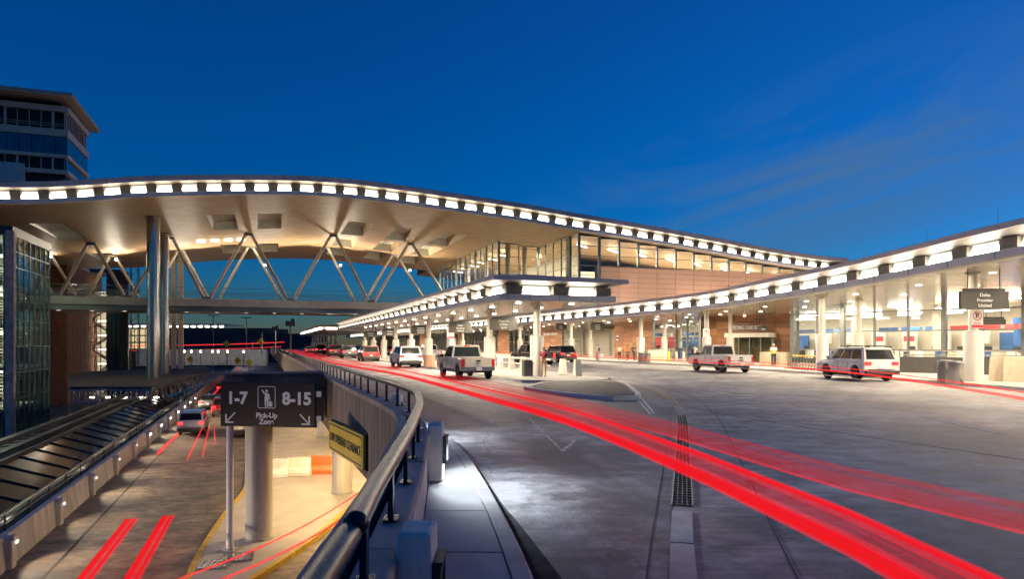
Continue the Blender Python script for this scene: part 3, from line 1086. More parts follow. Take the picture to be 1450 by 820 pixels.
PROF = []
for (px, py) in _pts:
    b = b_on(EA, px)
    Y = CS * EA + SN * b
    PROF.append((b, 2 + (HY - py) / F * Y))
PROF = [(-60, PROF[0][1] - 2.2), (-35, PROF[0][1] - 0.8)] + PROF + [(75, PROF[-1][1] - 0.3)]
_zs = smooth_path([(b, z, 0) for b, z in PROF], 0.4)
ZT = [(p.x, p.y) for p in _zs]


def zs(b):
    return interp(ZT, b)


B0, B1 = -40.0, 62.0
roof = thing('wave_roof', 'huge wave-shaped roof with a tan soffit and a row of bright lights along its edge', 'roof', HU(80, 10, 14))
COFF = []
for b in (-17.5, -3.7, 0.6):
    for a0_, a1_ in ((68.4, 77.2), (88.7, 96.8)):
        COFF.append((a0_, a1_, b - 1.2, b + 1.2))
for b in (9.4, 14.4, 19.4):
    for a0_, a1_ in ((70.7, 79.4), (80.8, 89.0), (90.6, 98.0)):
        COFF.append((a0_, a1_, b - 1.25, b + 1.25))
bl = sorted(set([round(B0 + k * 1.0, 3) for k in range(int(B1 - B0) + 1)] + [v for c in COFF for v in c[2:]]))
al = sorted(set([EA + 0.25, 62, 66, 70, 80, 88, 98, 104.6, 112] + [v for c in COFF for v in c[:2]]))


def roof_back(b):
    return 104.6 if b < 24 else 112.0


so = MB()
for b0_, b1_ in zip(bl, bl[1:]):
    if b1_ - b0_ < 1e-6:
        continue
    for a0_, a1_ in zip(al, al[1:]):
        bm_, am_ = (b0_ + b1_) / 2, (a0_ + a1_) / 2
        if am_ > roof_back(bm_):
            continue
        if any(c[0] < am_ < c[1] and c[2] < bm_ < c[3] for c in COFF):
            continue
        so.quad(HU(a0_, b0_, zs(b0_)), HU(a0_, b1_, zs(b1_)), HU(a1_, b1_, zs(b1_)), HU(a1_, b0_, zs(b0_)))
# upper skin, back edge and ends close the roof
bb = [B0 + k * 1.0 for k in range(int(B1 - B0) + 1)]
for b0_, b1_ in zip(bb, bb[1:]):
    r = roof_back((b0_ + b1_) / 2)
    so.quad(HU(r, b0_, zs(b0_)), HU(r, b1_, zs(b1_)), HU(r, b1_, zs(b1_) + 1.6), HU(r, b0_, zs(b0_) + 1.6))
so.build('soffit', M['soffit'], roof, fix=False)
tp_ = MB()
for b0_, b1_ in zip(bb, bb[1:]):
    r = roof_back((b0_ + b1_) / 2) + 0.02
    tp_.quad(HU(EA - 0.15, b0_, zs(b0_) + 1.58), HU(EA - 0.15, b1_, zs(b1_) + 1.58), HU(r, b1_, zs(b1_) + 1.62), HU(r, b0_, zs(b0_) + 1.62))
tp_.build('roof_skin', M['roof_top'], roof, fix=False)
for (a0_, a1_, b0_, b1_) in COFF:
    c = MB()
    h = 0.9
    lo = [HU(a0_, b0_, zs(b0_)), HU(a0_, b1_, zs(b1_)), HU(a1_, b1_, zs(b1_)), HU(a1_, b0_, zs(b0_))]
    hi = [HU(a0_ + .12, b0_ + .1, zs(b0_) + h), HU(a0_ + .12, b1_ - .1, zs(b1_) + h), HU(a1_ - .12, b1_ - .1, zs(b1_) + h), HU(a1_ - .12, b0_ + .1, zs(b0_) + h)]
    for k in range(4):
        c.quad(lo[k], lo[(k + 1) % 4], hi[(k + 1) % 4], hi[k])
    o = c.build('coffer', [M['soffit'], M['skylight']], roof, fix=False)
    for q_ in (2, 3):
        o.data.polygons[q_].material_index = 1
    MB().quad(*hi).build('coffer_pane', M['skylight'], o, fix=False)


def edge_band(name, m_, prof):
    """a fascia band along the front edge; prof (da, dz) in unit coordinates"""
    o = MB()
    n = len(prof)
    vs_ = []
    for b in bb:
        for (da, dz) in prof:
            vs_.append(HU(EA + da, b, zs(b) + dz))
    fs = []
    for i in range(len(bb) - 1):
        for k in range(n - 1):
            fs.append((i * n + k, i * n + k + 1, (i + 1) * n + k + 1, (i + 1) * n + k))
    o.add(vs_, fs)
    return o.build(name, m_, roof, fix=False)


edge_band('soffit_lip', M['fascia_w'], [(0.30, 0.0), (0.05, -0.02), (0.0, 0.06), (0.0, 0.34), (0.12, 0.36), (0.75, 0.36)])
edge_band('light_niche', M['niche'], [(0.75, 0.36), (0.80, 1.06)])
edge_band('niche_ceiling', M['niche'], [(0.80, 1.06), (-0.2, 1.12)])
edge_band('upper_fascia', M['fascia'], [(-0.2, 1.12), (-0.25, 1.14), (-0.25, 1.56), (-0.15, 1.60)])
# joints of the fascia metal
for k in range(28):
    b = -24 + k * 3.2
    pbox('fascia_joint', M['joint'], roof, HU(EA - 0.255, b, zs(b) + 1.35), (0.03, 0.02, 0.42 * SC), ANG)
# lamps in the niche: one white panel each, dividers between
b = b_on(EA, 302.5) - 1.8 * 20
tilt = MB()
LM = MB()
LM.add([(-0.5, 0, -0.5), (0.5, 0, -0.5), (0.5, 0.12, 0.5), (-0.5, 0.12, 0.5), (-0.5, 0.3, -0.5), (0.5, 0.3, -0.5), (0.5, 0.3, 0.5), (-0.5, 0.3, 0.5)],
       [(0, 1, 2, 3), (5, 4, 7, 6), (4, 0, 3, 7), (1, 5, 6, 2), (3, 2, 6, 7), (4, 5, 1, 0)])
lampmesh = LM.mesh('lamp_panel', M['lamp_roof'])
while b < 60.8:
    if b > -38:
        sl_ = math.atan2(zs(b + 0.6) - zs(b - 0.6), 1.2)
        o = bpy.data.objects.new('edge_lamp', lampmesh)
        COL.objects.link(o)
        o.parent = roof
        o.location = HU(EA + 0.46, b, zs(b) + 0.56) - WL[roof]
        o.rotation_euler = (0, -sl_, ANG)
        o.scale = (1.02 * SC, 0.6, 0.28 * SC)
        WL[o] = o.location + WL[roof]
        pbox('glow_reflector', M['soft_glow'], roof, HU(EA + 0.60, b, zs(b) + 0.87), (1.02 * SC, 0.10, 0.28 * SC), 0, (-0.5, -sl_, ANG))  # self-glowing panel: lamp light bounced upward is painted in as weak emission
        pbox('divider', M['niche'], roof, HU(EA + 0.60, b + 0.9, zs(b + 0.9) + 0.72), (0.70 * SC, 0.40 * SC, 0.68 * SC), 0, (0, -sl_, ANG))
    b += 1.8
# four small lamps on the far edge of the soffit
for b in (-6.6, -5.2, -3.8, -2.4):
    pbox('soffit_lamp', M['lamp_in'], roof, HU(84.5, b, zs(b) - 0.12), (0.8 * SC, 0.35 * SC, 0.12), ANG)

# ------------------------------------------------------------------ upper hall: glazed corner, terracotta wall
hall = thing('terminal_hall', 'upper terminal hall with glazed corner bays above a terracotta panelled wall', 'building', HU(75, 40, 6))


def facade(parent, P0, P1, zb, zt, cols, rows, glassm, framem, mull=0.12, depth=0.16, skip=None, pane='pane', post=None):
    """panes, mullions and transoms between two plan points; zt may be a function of t in 0..1"""
    P0, P1 = Vector(P0), Vector(P1)
    d = P1 - P0
    d.z = 0
    ln_ = d.length
    rz = math.atan2(d.y, d.x)
    top = zt if callable(zt) else (lambda t: zt)
    for i in range(cols):
        t0, t1 = i / cols, (i + 1) / cols
        tm = (t0 + t1) / 2
        zz = [zb] + [r for r in rows if r < min(top(t0), top(t1)) - 0.25]
        zz.append(min(top(t0), top(t1)))
        c = P0 + d * tm
        for k in range(len(zz) - 1):
            if skip and skip(i, k):
                continue
            pbox(pane, glassm, parent, (c.x, c.y, (zz[k] + zz[k + 1]) / 2), (ln_ / cols - mull, 0.03, zz[k + 1] - zz[k] - mull * 0.8), rz)
            pbox('transom', framem, parent, (c.x, c.y, zz[k]), (ln_ / cols, depth * 0.8, mull * 0.8), rz)
        pbox('head_rail', framem, parent, (c.x, c.y, zz[-1]), (ln_ / cols, depth, mull * 1.2), rz)
    for i in range(cols + 1):
        t = i / cols
        c = P0 + d * t
        h = top(t) - zb
        wd = mull * (2.4 if (post and i % post == 0) else 1)
        pbox('mullion', framem, parent, (c.x, c.y, zb + h / 2), (wd, depth * (2 if wd > mull else 1), h), rz)


A1, A2, A3 = 60.7, 71.3, 98.0
BA, BB_, BC = 24.4, 29.1, 61.0
zsw = lambda b: hz(zs(b))
rows_u = [hz(6.9 + 0.95 * k) for k in range(9)]
facade(hall, HU(A3, BA, 0), HU(A2, BA, 0), hz(6.9), lambda t: zsw(BA), 12, rows_u, M['glass'], M['frame'], 0.11, 0.2, post=4)
facade(hall, HU(A2, BA, 0), HU(A2, BB_, 0), hz(6.2), lambda t: zsw(BA + (BB_ - BA) * t), 2, rows_u, M['glass'], M['frame'], 0.11, 0.2)
facade(hall, HU(A2, BB_, 0), HU(A1, BB_, 0), hz(6.2), lambda t: zsw(BB_), 5, rows_u, M['glass'], M['frame'], 0.11, 0.2, post=4)
facade(hall, HU(A1, BB_, 0), HU(A1, BB_ + 2.2, 0), hz(6.2), lambda t: zsw(BB_ + 2.2 * t), 1, rows_u, M['glass'], M['frame'], 0.11, 0.2)
NB = 14
facade(hall, HU(A1, BB_ + 2.2, 0), HU(A1, BB_ + 2.2 + 2.2 * NB, 0), hz(9.78), lambda t: zsw(BB_ + 2.2 + 2.2 * NB * t), NB, [hz(9.78 + 0.95 * k) for k in range(1, 5)], M['glass'], M['frame'], 0.11, 0.2, post=1)
# strip between the sloping head of the glass and the soffit
hs = MB()
for i in range(NB + 2):
    b0_ = BB_ + 2.2 * i
    b1_ = b0_ + 2.2
    b1_ = min(b1_, B1 - 0.2)
    hs.box((HU(A1, (b0_ + b1_) / 2, 0) + Vector((0, 0, 0))).to_tuple()[:2] + (min(zsw(b0_), zsw(b1_)) + 0.05,), ((b1_ - b0_) * SC, 0.22, 0.34), ANG)
hs.build('head_beam', M['frame_dk'], hall)
# corner posts
for (a, b) in ((A2, BA), (A2, BB_), (A1, BB_), (A1, BB_ + 2.2)):
    MB().box(HU(a, b, 0).to_tuple()[:2] + ((hz(6.2) + zsw(b)) / 2,), (0.34, 0.34, zsw(b) - hz(6.2)), ANG).build('corner_post', M['frame'], hall)
# terracotta cladding
MB().prism([HU(A1 + 0.12, BB_ + 2.2, 0).xy, HU(A1 + 0.12, BC + 6, 0).xy, HU(A1 + 1.0, BC + 6, 0).xy, HU(A1 + 1.0, BB_ + 2.2, 0).xy], 4.2, hz(9.72)).build('cladding_wall', M['terra_joint'], hall)
ph = 0.51
for i in range(NB + 2):
    for k in range(11):
        zc = 9.70 - ph * (k + 0.5)
        pbox('terracotta_panel', M['terra'], hall, HU(A1 + 0.02 + random.uniform(-0.006, 0.006), BB_ + 2.2 + 2.2 * (i + 0.5), zc), (2.2 * SC - 0.05, 0.10, ph * SC - 0.045), ANG)
# floors, inner wall, linear lamps
hf = MB()
hf.prism([HU(A1 + 0.3, BB_ + 0.2, 0).xy, HU(A1 + 0.3, BC, 0).xy, HU(110, BC, 0).xy, HU(110, BA + 0.15, 0).xy, HU(A2 + 0.15, BA + 0.15, 0).xy, HU(A2 + 0.15, BB_ + 0.2, 0).xy], hz(5.0), hz(6.18))
hf.build('hall_floor', M['hallfloor'], hall)
iw = MB()
iw.prism([HU(A1 + 11, BB_ + 5, 0).xy, HU(A1 + 11, BC, 0).xy, HU(A1 + 11.4, BC, 0).xy, HU(A1 + 11.4, BB_ + 5, 0).xy], hz(6.18), hz(10.4))
iw.prism([HU(A1 + 11.4, BB_ + 5, 0).xy, HU(109, BB_ + 5, 0).xy, HU(109, BB_ + 5.4, 0).xy, HU(A1 + 11.4, BB_ + 5.4, 0).xy], hz(6.18), hz(12.6))
iw.build('inner_wall', M['cream'], hall)
for k in range(9):
    b = BB_ + 2.5 + k * 3.6
    a = A1 + 4.5
    if b < BC - 1:
        pbox('ceiling_lamp', M['lamp_in'], hall, HU(a, b, zs(b) - 0.35), (1.7 * SC, 0.22, 0.10), 0, (0, -math.atan2(zs(b + 1) - zs(b - 1), 2), ANG + 0.5))
    if k < 6:
        pbox('ceiling_lamp', M['lamp_in'], hall, HU(A2 + 6 + k * 4, BA + 2.6, zs(BA + 2.6) - 0.5), (1.7 * SC, 0.22, 0.10), ANG + 0.5)
for (a, b) in ((A2 + 1.5, BA + 1.6), (A2 + 1.2, BB_ - 1.2), (A2 + 9, BA + 1.4), (A2 + 17, BA + 1.4), (A1 + 4.2, BB_ + 0.8)):
    MB().lathe([(0.42, 0), (0.42, zsw(b) - hz(6.18))], HU(a, b, 6.18), 14).build('inner_column', M['col'], hall)
for (a, b) in [(A1 + 6, BB_ + 3 + 4.2 * k) for k in range(8)] + [(A2 + 4 + 6.5 * k, BA + 3.4) for k in range(4)]:
    ld = bpy.data.lights.new('hall_light', 'AREA')
    ld.shape = 'DISK'
    ld.size = 2.0
    ld.energy = 1300
    ld.color = (1.0, 0.86, 0.64)
    lo = bpy.data.objects.new('hall_light', ld)
    COL.objects.link(lo)
    lo.parent = hall
    lo.location = HU(a, b, zs(b) - 0.45) - WL[hall]
# bright banner wall at the bridge end of the hall
MB().box(HU(90, BA + 0.5, 8.1), (0.2, 8, 2.6), ANG).build('banner_wall', M['sign_wh'], hall)

# ------------------------------------------------------------------ pedestrian bridge
bridge = thing('pedestrian_bridge', 'pedestrian bridge on V-shaped tubular trusses spanning the roads below the wave roof', 'bridge', HU(85, 0, 5.5))
FA, RA = 80.3, 90.8
BL, BR = -22.0, 24.3


def slab(a0, a1, z0, z1, b0=BL, b1=BR):
    return MB().prism([HU(a0, b0, 0).xy, HU(a0, b1, 0).xy, HU(a1, b1, 0).xy, HU(a1, b0, 0).xy], hz(z0), hz(z1))


slab(FA - 0.2, FA + 0.3, 6.0, 6.85).build('edge_beam', M['beam'], bridge, bevel=0.08)
slab(FA + 0.0, FA + 0.8, 5.45, 5.98).build('lower_chord', M['frame'], bridge, bevel=0.06)
slab(RA - 0.3, RA + 0.2, 6.0, 6.85).build('edge_beam', M['beam'], bridge, bevel=0.08)
slab(FA + 0.82, RA - 0.32, 5.6, 6.3).build('bridge_deck', M['soffit'], bridge)
for k in range(15):
    b = BL + 1.5 + k * 3.1
    pbox('deck_lamp', M['soft_glow'], bridge, HU(FA + 4.5, b, 5.57), (0.5, 0.3, 0.05), ANG)
nb_ = 23
for k in range(nb_):
    b0_ = BL + (BR - BL) * k / nb_
    b1_ = BL + (BR - BL) * (k + 1) / nb_
    for a in (FA + 0.5, RA - 0.5):
        pbox('balustrade_pane', M['glass_thin'], bridge, HU(a, (b0_ + b1_) / 2, 7.45), ((b1_ - b0_) * SC - 0.04, 0.03, 1.2 * SC), ANG)
for a in (FA + 0.5, RA - 0.5):
    for z in (8.08, 7.3, 7.6):
        slab(a - 0.03, a + 0.03, z - 0.02, z + 0.025).build('rail_bar', M['steel'], bridge)
nodes_b = [b_on(FA, p) for p in (-25, 80, 181, 293, 412, 526, 640)]
nodes_t = [b_on(FA, p) for p in (25, 129, 240, 352, 472, 581, 700)]
for a, lit in ((FA, False), (RA, True)):
    for i, bt in enumerate(nodes_t):
        if bt > BA - 0.4:
            continue
        zt_ = zs(bt) - 0.12
        for bn, sgn in ((nodes_b[i], -1), (nodes_b[i + 1] if i + 1 < len(nodes_b) else None, 1)):
            if bn is None or bn > BA - 0.3:
                continue
            p0, p1 = HU(a, bn + 0.22 * -sgn, 6.75), HU(a, bt + 0.28 * sgn, zt_)
            MB().tube([p0, p1], 0.25, 14).build('strut', M['strut'], bridge)
        MB().box(HU(a, bt, zt_ - 0.02), (1.3, 0.5, 0.36), ANG).build('node_plate', M['frame'], bridge, bevel=0.04)
    for bn in nodes_b:
        if BL < bn < BR:
            MB().box(HU(a - 0.05, bn, 6.95), (1.2, 0.6, 0.34), ANG).build('node_plate', M['frame'], bridge, bevel=0.04)
# uplighters on the rear struts, which wash the soffit
ups = [73, 165, 262, 375, 482, 580]
for k, px in enumerate(ups):
    b = b_on(RA - 1.2, px)
    Y = CS * (RA - 1.2) + SN * b
    z = 2 + (HY - [364, 368, 371, 376, 376, 383][k]) / F * Y
    p = HU(RA - 1.4, b, z)
    t = thing('uplighter', ['first', 'second', 'third', 'fourth', 'fifth', 'sixth'][k] + ' starry floodlight from the left on the rear bridge struts', 'floodlight', p, ANG, 'floodlights on the bridge struts')
    MB().ball((0, 0, 0), 0.20, 8).build('lens', M['lamp_flood'], t, local=True)
    MB().lathe([(0.12, -0.32), (0.30, -0.30), (0.30, -0.16), (0.20, -0.12)], (0, 0.1, 0), 12).build('housing', M['frame'], t, local=True)
    pbox('bracket', M['frame'], t, (0, 0.7, -0.25), (0.10, 1.3, 0.10), local=True)
    ld = bpy.data.lights.new('uplight', 'SPOT')
    ld.energy = 5600
    ld.spot_size = math.radians(160)
    ld.spot_blend = 0.6
    ld.color = (1.0, 0.86, 0.66)
    ld.shadow_soft_size = 0.25
    lo = bpy.data.objects.new('uplight', ld)
    COL.objects.link(lo)
    lo.parent = t
    lo.location = (0, -0.1, 0.35)
    lo.rotation_euler = (math.radians(180 + 28), 0, 0)

# ------------------------------------------------------------------ pylons
for (px, Y, r, ztop, lab) in ((217, 61.0, 0.535, None, 'tall polished steel column standing in front of the bridge, the nearer of two'),
                              (233, 70.0, 0.44, None, 'tall steel column just right of and behind the thicker polished one')):
    p = PD(px, 487, Y)
    a = -SN * p.x + CS * p.y
    b = CS * p.x + SN * p.y
    base = HU(a, b, 0)
    top = hz(zs(b)) + 0.1
    t = thing('steel_column', lab, 'column', (base.x, base.y, -9.4))
    n = 6
    z = -9.4
    hh = (top + 9.4) / n
    for k in range(n):
        MB().lathe([(r * SC, 0), (r * SC, hh - 0.03), (r * SC * 0.985, hh - 0.03), (r * SC * 0.985, hh)], (base.x, base.y, z), 36).build('sleeve', M['steel'], t)
        z += hh
    MB().lathe([(r * SC * 1.25, 0), (r * SC * 1.25, 0.25)], (base.x, base.y, top - 0.28), 24).build('collar', M['frame'], t)
for (px, wd, lab) in ((246, 0.55, 'pale square column behind the steel columns, left of the pair'), (256, 0.6, 'pale square column behind the steel columns, right of the pair')):
    Y = 87.0
    p = PD(px, 487, Y)
    a = -SN * p.x + CS * p.y
    b = CS * p.x + SN * p.y
    base = HU(a, b, 0)
    t = thing('square_column', lab, 'column', (base.x, base.y, -9.4))
    z = -9.4
    n = 5
    hh = (hz(zs(b)) + 9.4) / n
    for k in range(n):
        MB().box((base.x, base.y, z + hh / 2), (wd * SC, wd * SC, hh - 0.04), ANG).build('segment', M['col'], t, bevel=0.04)
        z += hh

# ------------------------------------------------------------------ glass stair tower at the left edge
tower = thing('glass_tower', 'glass stair tower with dark frames at the left edge below the roof', 'building', HU(66, -18, -5.5))
TB, TA0, TA1 = -17.7, 60.9, 70.3
zb_, zt_ = -9.4, hz(10.2)
rows_t = [hz(v) for v in (-4.2, -2.2, -0.2, 1.8, 3.8, 5.8, 7.8, 9.0)]
facade(tower, HU(TA0, TB, 0), HU(TA1, TB, 0), zb_, zt_, 7, rows_t, M['glass_gr'], M['frame'], 0.10, 0.2)
facade(tower, HU(TA0, TB - 7, 0), HU(TA0, TB - 0.5, 0), zb_, zt_, 4, rows_t, M['glass_gr'], M['frame_dk'], 0.12, 0.2)
facade(tower, HU(TA1, TB, 0), HU(TA1, TB - 7, 0), zb_, zt_, 5, rows_t, M['glass_gr'], M['frame'], 0.12, 0.2)
MB().box(HU(TA0, TB - 0.1, 0).to_tuple()[:2] + ((zb_ + zt_ + 0.4) / 2,), (0.8, 0.7, zt_ - zb_ + 0.4), ANG).build('corner_post', M['coping'], tower, bevel=0.03)
MB().prism([HU(TA0 - .2, TB + 0.1, 0).xy, HU(TA1 + .2, TB + 0.1, 0).xy, HU(TA1 + .2, TB - 8, 0).xy, HU(TA0 - .2, TB - 8, 0).xy], zt_, zt_ + 0.9).build('roof_slab', M['frame_dk'], tower)
for k, v in enumerate((-3.2, 0.0, 3.2, 6.4)):
    MB().prism([HU(TA0 + .5, TB - 0.6, 0).xy, HU(TA1 - .5, TB - 0.6, 0).xy, HU(TA1 - .5, TB - 6.5, 0).xy, HU(TA0 + .5, TB - 6.5, 0).xy], hz(v), hz(v) + 0.35).build('landing', M['hallfloor'], tower)
    st = MB()
    for q in range(12):
        st.box(HU(TA0 + 1.4 + q * 0.55, TB - 2.2, v + 0.3 + q * 0.25), (1.9 * SC, 0.5 * SC, 0.16), ANG)
    st.build('stair_flight', M['cream'], tower)
    pbox('ceiling_lamp', M['lamp_in'], tower, HU(TA0 + 3, TB - 4.6, v + 2.9), (1.6, 0.5, 0.08), ANG)
    pbox('ceiling_lamp', M['lamp_in'], tower, HU(TA0 + 6.5, TB - 2.8, v + 2.9), (1.6, 0.3, 0.08), ANG)
    for q in range(5):
        pbox('brick_panel', M['brick'], tower, HU(TA0 + 1.2, TB - 6.2 + q * 0.02, v + 0.5 + q * 0.5), (0.7 * SC, 1.0, 0.44 * SC), ANG)
for k, v in enumerate((-1.0, 2.2, 5.4, 8.4)):
    for a_ in (TA0 + 2.5, TA0 + 7):
        ld = bpy.data.lights.new('tower_light', 'AREA')
        ld.shape = 'DISK'
        ld.size = 1.0
        ld.energy = 260
        ld.color = (1.0, 0.88, 0.66)
        lo = bpy.data.objects.new('tower_light', ld)
        COL.objects.link(lo)
        lo.parent = tower
        lo.location = HU(a_, TB - 3.4, v + 0.6) - WL[tower]
for b in (-2.2, -5.5):
    MB().lathe([(0.45, 0), (0.45, zt_ - zb_)], HU(TA1 - 3, TB + b, 0).to_tuple()[:2] + (zb_,), 14).build('inner_column', M['col'], tower)

# ------------------------------------------------------------------ brick block and the glazed stair behind the bridge
brick = thing('brick_building', 'brown brick block behind the bridge lit orange near its top', 'building', HU(108, -25, -5.5))
QA, QB = 100.5, -23.4
bx0, bx1 = QB - 6, QB
MB().prism([HU(QA, bx0, 0).xy, HU(QA, bx1, 0).xy, HU(QA + 20, bx1, 0).xy, HU(QA + 20, bx0, 0).xy], -9.4, hz(12.2)).build('wall', M['brick'], brick)
for i in range(9):
    for k in range(17):
        off = 0.55 if k % 2 else 0
        pbox('brick_course', M['brick'], brick, HU(QA - 0.02, bx0 + 0.5 + i * 0.62 + off * 0.3, 11.9 - k * 0.95), (0.6 * SC, 0.10 + 0.05 * ((i + k) % 2), 0.9 * SC), ANG)
for i in range(12):
    for k in range(17):
        pbox('brick_course', M['brick'], brick, HU(QA + 0.6 + i * 1.05 + 0.3 * (k % 2), QB + 0.02, 11.9 - k * 0.95), (0.10 + 0.05 * ((i + k) % 2), 1.0 * SC, 0.9 * SC), ANG)
MB().prism([HU(QA - .2, bx0, 0).xy, HU(QA - .2, bx1 + .2, 0).xy, HU(QA + 20, bx1 + .2, 0).xy, HU(QA + 20, bx0, 0).xy], hz(12.2), hz(12.5)).build('coping', M['coping'], brick)
stair = thing('glazed_stair', 'lit glazed stair shaft with pale zigzag flights beside the brick block', 'building', HU(114, -21, -5.5))
XA = 112.0
xb0, xb1 = b_on(XA, 126), b_on(XA, 171)
facade(stair, HU(XA, xb0, 0), HU(XA, xb0 + (xb1 - xb0) * 0.55, 0), -9.4, hz(9.6), 3, [hz(-4 + 2.1 * k) for k in range(8)], M['glass'], M['frame'], 0.16, 0.25)
facade(stair, HU(XA, xb0 + (xb1 - xb0) * 0.56, 0), HU(XA, xb1, 0), -9.4, hz(12.2), 3, [hz(-4 + 2.1 * k) for k in range(9)], M['glass_bl'], M['frame_dk'], 0.16, 0.25)
MB().prism([HU(XA + 5, xb0, 0).xy, HU(XA + 5, xb1, 0).xy, HU(XA + 5.4, xb1, 0).xy, HU(XA + 5.4, xb0, 0).xy], -9.4, hz(9.6)).build('rear_wall', M['cream'], stair)
for k in range(7):
    z = -5 + k * 2.1
    s_ = 1 if k % 2 else -1
    bm_ = xb0 + (xb1 - xb0) * 0.28
    MB().tube([HU(XA + 2.5, bm_ - s_ * 1.3, z), HU(XA + 2.5, bm_ + s_ * 1.3, z + 2.1)], 0.28, 6).build('flight', M['hallfloor'], stair)
    pbox('ceiling_lamp', M['lamp_in'], stair, HU(XA + 3, bm_, z + 1.95), (1.6, 0.4, 0.08), ANG)
MB().box(HU(XA - 0.1, xb1 + 0.5, 3.0), (1.5, 1.2, 27), ANG).build('dark_shaft', M['frame_dk'], stair)
MB().prism([HU(XA - .3, xb0, 0).xy, HU(XA - .3, xb1, 0).xy, HU(XA + 6, xb1, 0).xy, HU(XA + 6, xb0, 0).xy], hz(12.2), hz(12.7)).build('roof_slab', M['frame_dk'], stair)
# lattice hoist mast
mast = thing('hoist_mast', 'dark lattice construction hoist mast standing right of the glazed stair', 'mast', HU(116, b_on(116, 190), -5))
mb_ = MB()
for (da, db) in ((0, 0), (0, 1.0), (1.0, 0), (1.0, 1.0)):
    p = HU(116 + da, b_on(116, 190) - 0.5 + db, 0)
    mb_.tube([(p.x, p.y, -9.4), (p.x, p.y, hz(14.2))], 0.09, 5)
for k in range(24):
    z0 = -9.4 + k * 1.24
    p = HU(116, b_on(116, 190) - 0.5, 0)
    q = HU(116, b_on(116, 190) + 0.5, 0)
    s_, e_ = (p, q) if k % 2 else (q, p)
    mb_.tube([(s_.x, s_.y, z0), (e_.x, e_.y, z0 + 1.24)], 0.06, 4)
mb_.build('lattice', M['frame_dk'], mast)

# ------------------------------------------------------------------ covered construction deck under the pylons
deckc = thing('site_deck', 'dark flat temporary deck on lattice trusses around the foot of the steel columns', 'platform', W(93, -16, -9.4))
pl = [(95, 533), (120, 527), (292, 519), (300, 524), (256, 540), (215, 548), (98, 548)]
zdk = -2.5
MB().prism([P(px, py, zdk).xy for px, py in pl], zdk - 0.25, zdk).build('deck_sheet', M['dark_asphalt'], deckc)
p0, p1, p2 = P(98, 548, zdk), P(215, 548, zdk), P(300, 524, zdk)
for (s_, e_, n) in ((p0, p1, 16), (p1, p2, 18)):
    s_, e_ = Vector(s_), Vector(e_)
    tr_ = MB()
    for dz in (-0.35, -1.7):
        tr_.tube([s_ + Vector((0, 0, dz)), e_ + Vector((0, 0, dz))], 0.07, 5)
    for k in range(n):
        u0 = s_ + (e_ - s_) * (k / n)
        u1 = s_ + (e_ - s_) * ((k + 1) / n)
        tr_.tube([u0 + Vector((0, 0, -0.35 if k % 2 else -1.7)), u1 + Vector((0, 0, -1.7 if k % 2 else -0.35))], 0.05, 4)
        tr_.tube([u0 + Vector((0, 0, -0.35)), u0 + Vector((0, 0, -1.7))], 0.05, 4)
    tr_.build('lattice_truss', M['steel'], deckc)
    for k in range(0, n + 1, 2):
        u0 = s_ + (e_ - s_) * (k / n)
        MB().tube([u0 + Vector((0, 0, -1.7)), (u0.x, u0.y, -9.4)], 0.08, 6).build('leg', M['steel'], deckc)
for k in range(5):
    u0 = p0 + (p1 - p0) * ((k + 0.5) / 5)
    pbox('work_lamp', M['lamp_in'], deckc, (u0.x, u0.y + 2.5, zdk - 1.3), (0.5, 0.2, 0.12))

# ------------------------------------------------------------------ dark glass skylight strips left of the lower road
sk = thing('skylight_canopy', 'long sloping strip of dark glass panels in black frames left of the lower road barrier', 'skylight', W(35, -10, -9.4))
n = 30
a0, a1 = 10.0, 88.0
for k in range(n):
    q0, q1 = a0 + (a1 - a0) * k / n, a0 + (a1 - a0) * (k + 1) / n
    m_ = MB()
    m_.add([W(q0 + .05, -9.3, -4.55), W(q1 - .05, -9.3, -4.55), W(q1 - .05, -11.7, -3.75), W(q0 + .05, -11.7, -3.75),
            W(q0 + .05, -9.3, -4.62), W(q1 - .05, -9.3, -4.62), W(q1 - .05, -11.7, -3.82), W(q0 + .05, -11.7, -3.82)],
           [(0, 1, 2, 3), (7, 6, 5, 4), (0, 4, 5, 1), (1, 5, 6, 2), (2, 6, 7, 3), (3, 7, 4, 0)])
    m_.build('glass_panel', M['glass_roof'], sk)
    MB().sweep([W(q0, -9.3, -4.5), W(q0, -11.7, -3.7)], [(-.025, -.06), (-.025, .02), (.025, .02), (.025, -.06)]).build('rafter', M['frame_dk'], sk)
for b, z in ((-9.2, -4.5), (-11.75, -3.66), (-8.7, -4.3)):
    MB().sweep([W(a0 - 3, b, z), W(a1, b, z)], [(-.09, -.12), (-.09, .08), (.09, .08), (.09, -.12)]).build('purlin', M['frame_dk'], sk)
MB().sweep([W(a0 - 3, -8.6, -9.4), W(a1, -8.6, -9.4)], [(-.1, 0), (-.1, 4.6), (.1, 4.6), (.1, 0)]).build('side_wall', M['frame_dk'], sk)
for b, z in ((-12.6, -3.6), (-13.6, -3.4), (-14.4, -3.9)):
    MB().sweep([W(a0 + 4, b, z), W(a1 - 4, b, z)], [(-.2, -.15), (-.2, .1), (.2, .1), (.2, -.15)]).build('gutter_beam', M['frame_dk'], sk)
for k in range(44):
    a = a0 + 5 + k * 1.6
    MB().sweep([W(a, -12.6, -3.75), W(a, -14.4, -3.95)], [(-.25, -.05), (-.25, .05), (.25, .05), (.25, -.05)]).build('louvre_panel', M['frame_dk'] if k % 3 else M['steel'], sk)
for k in range(7):
    p = W(a0 + 9 + k * 11, -8.25, -4.5)
    pbox('wall_lamp', M['lamp_in'], sk, p, (0.10, 0.25, 0.10), ANG)

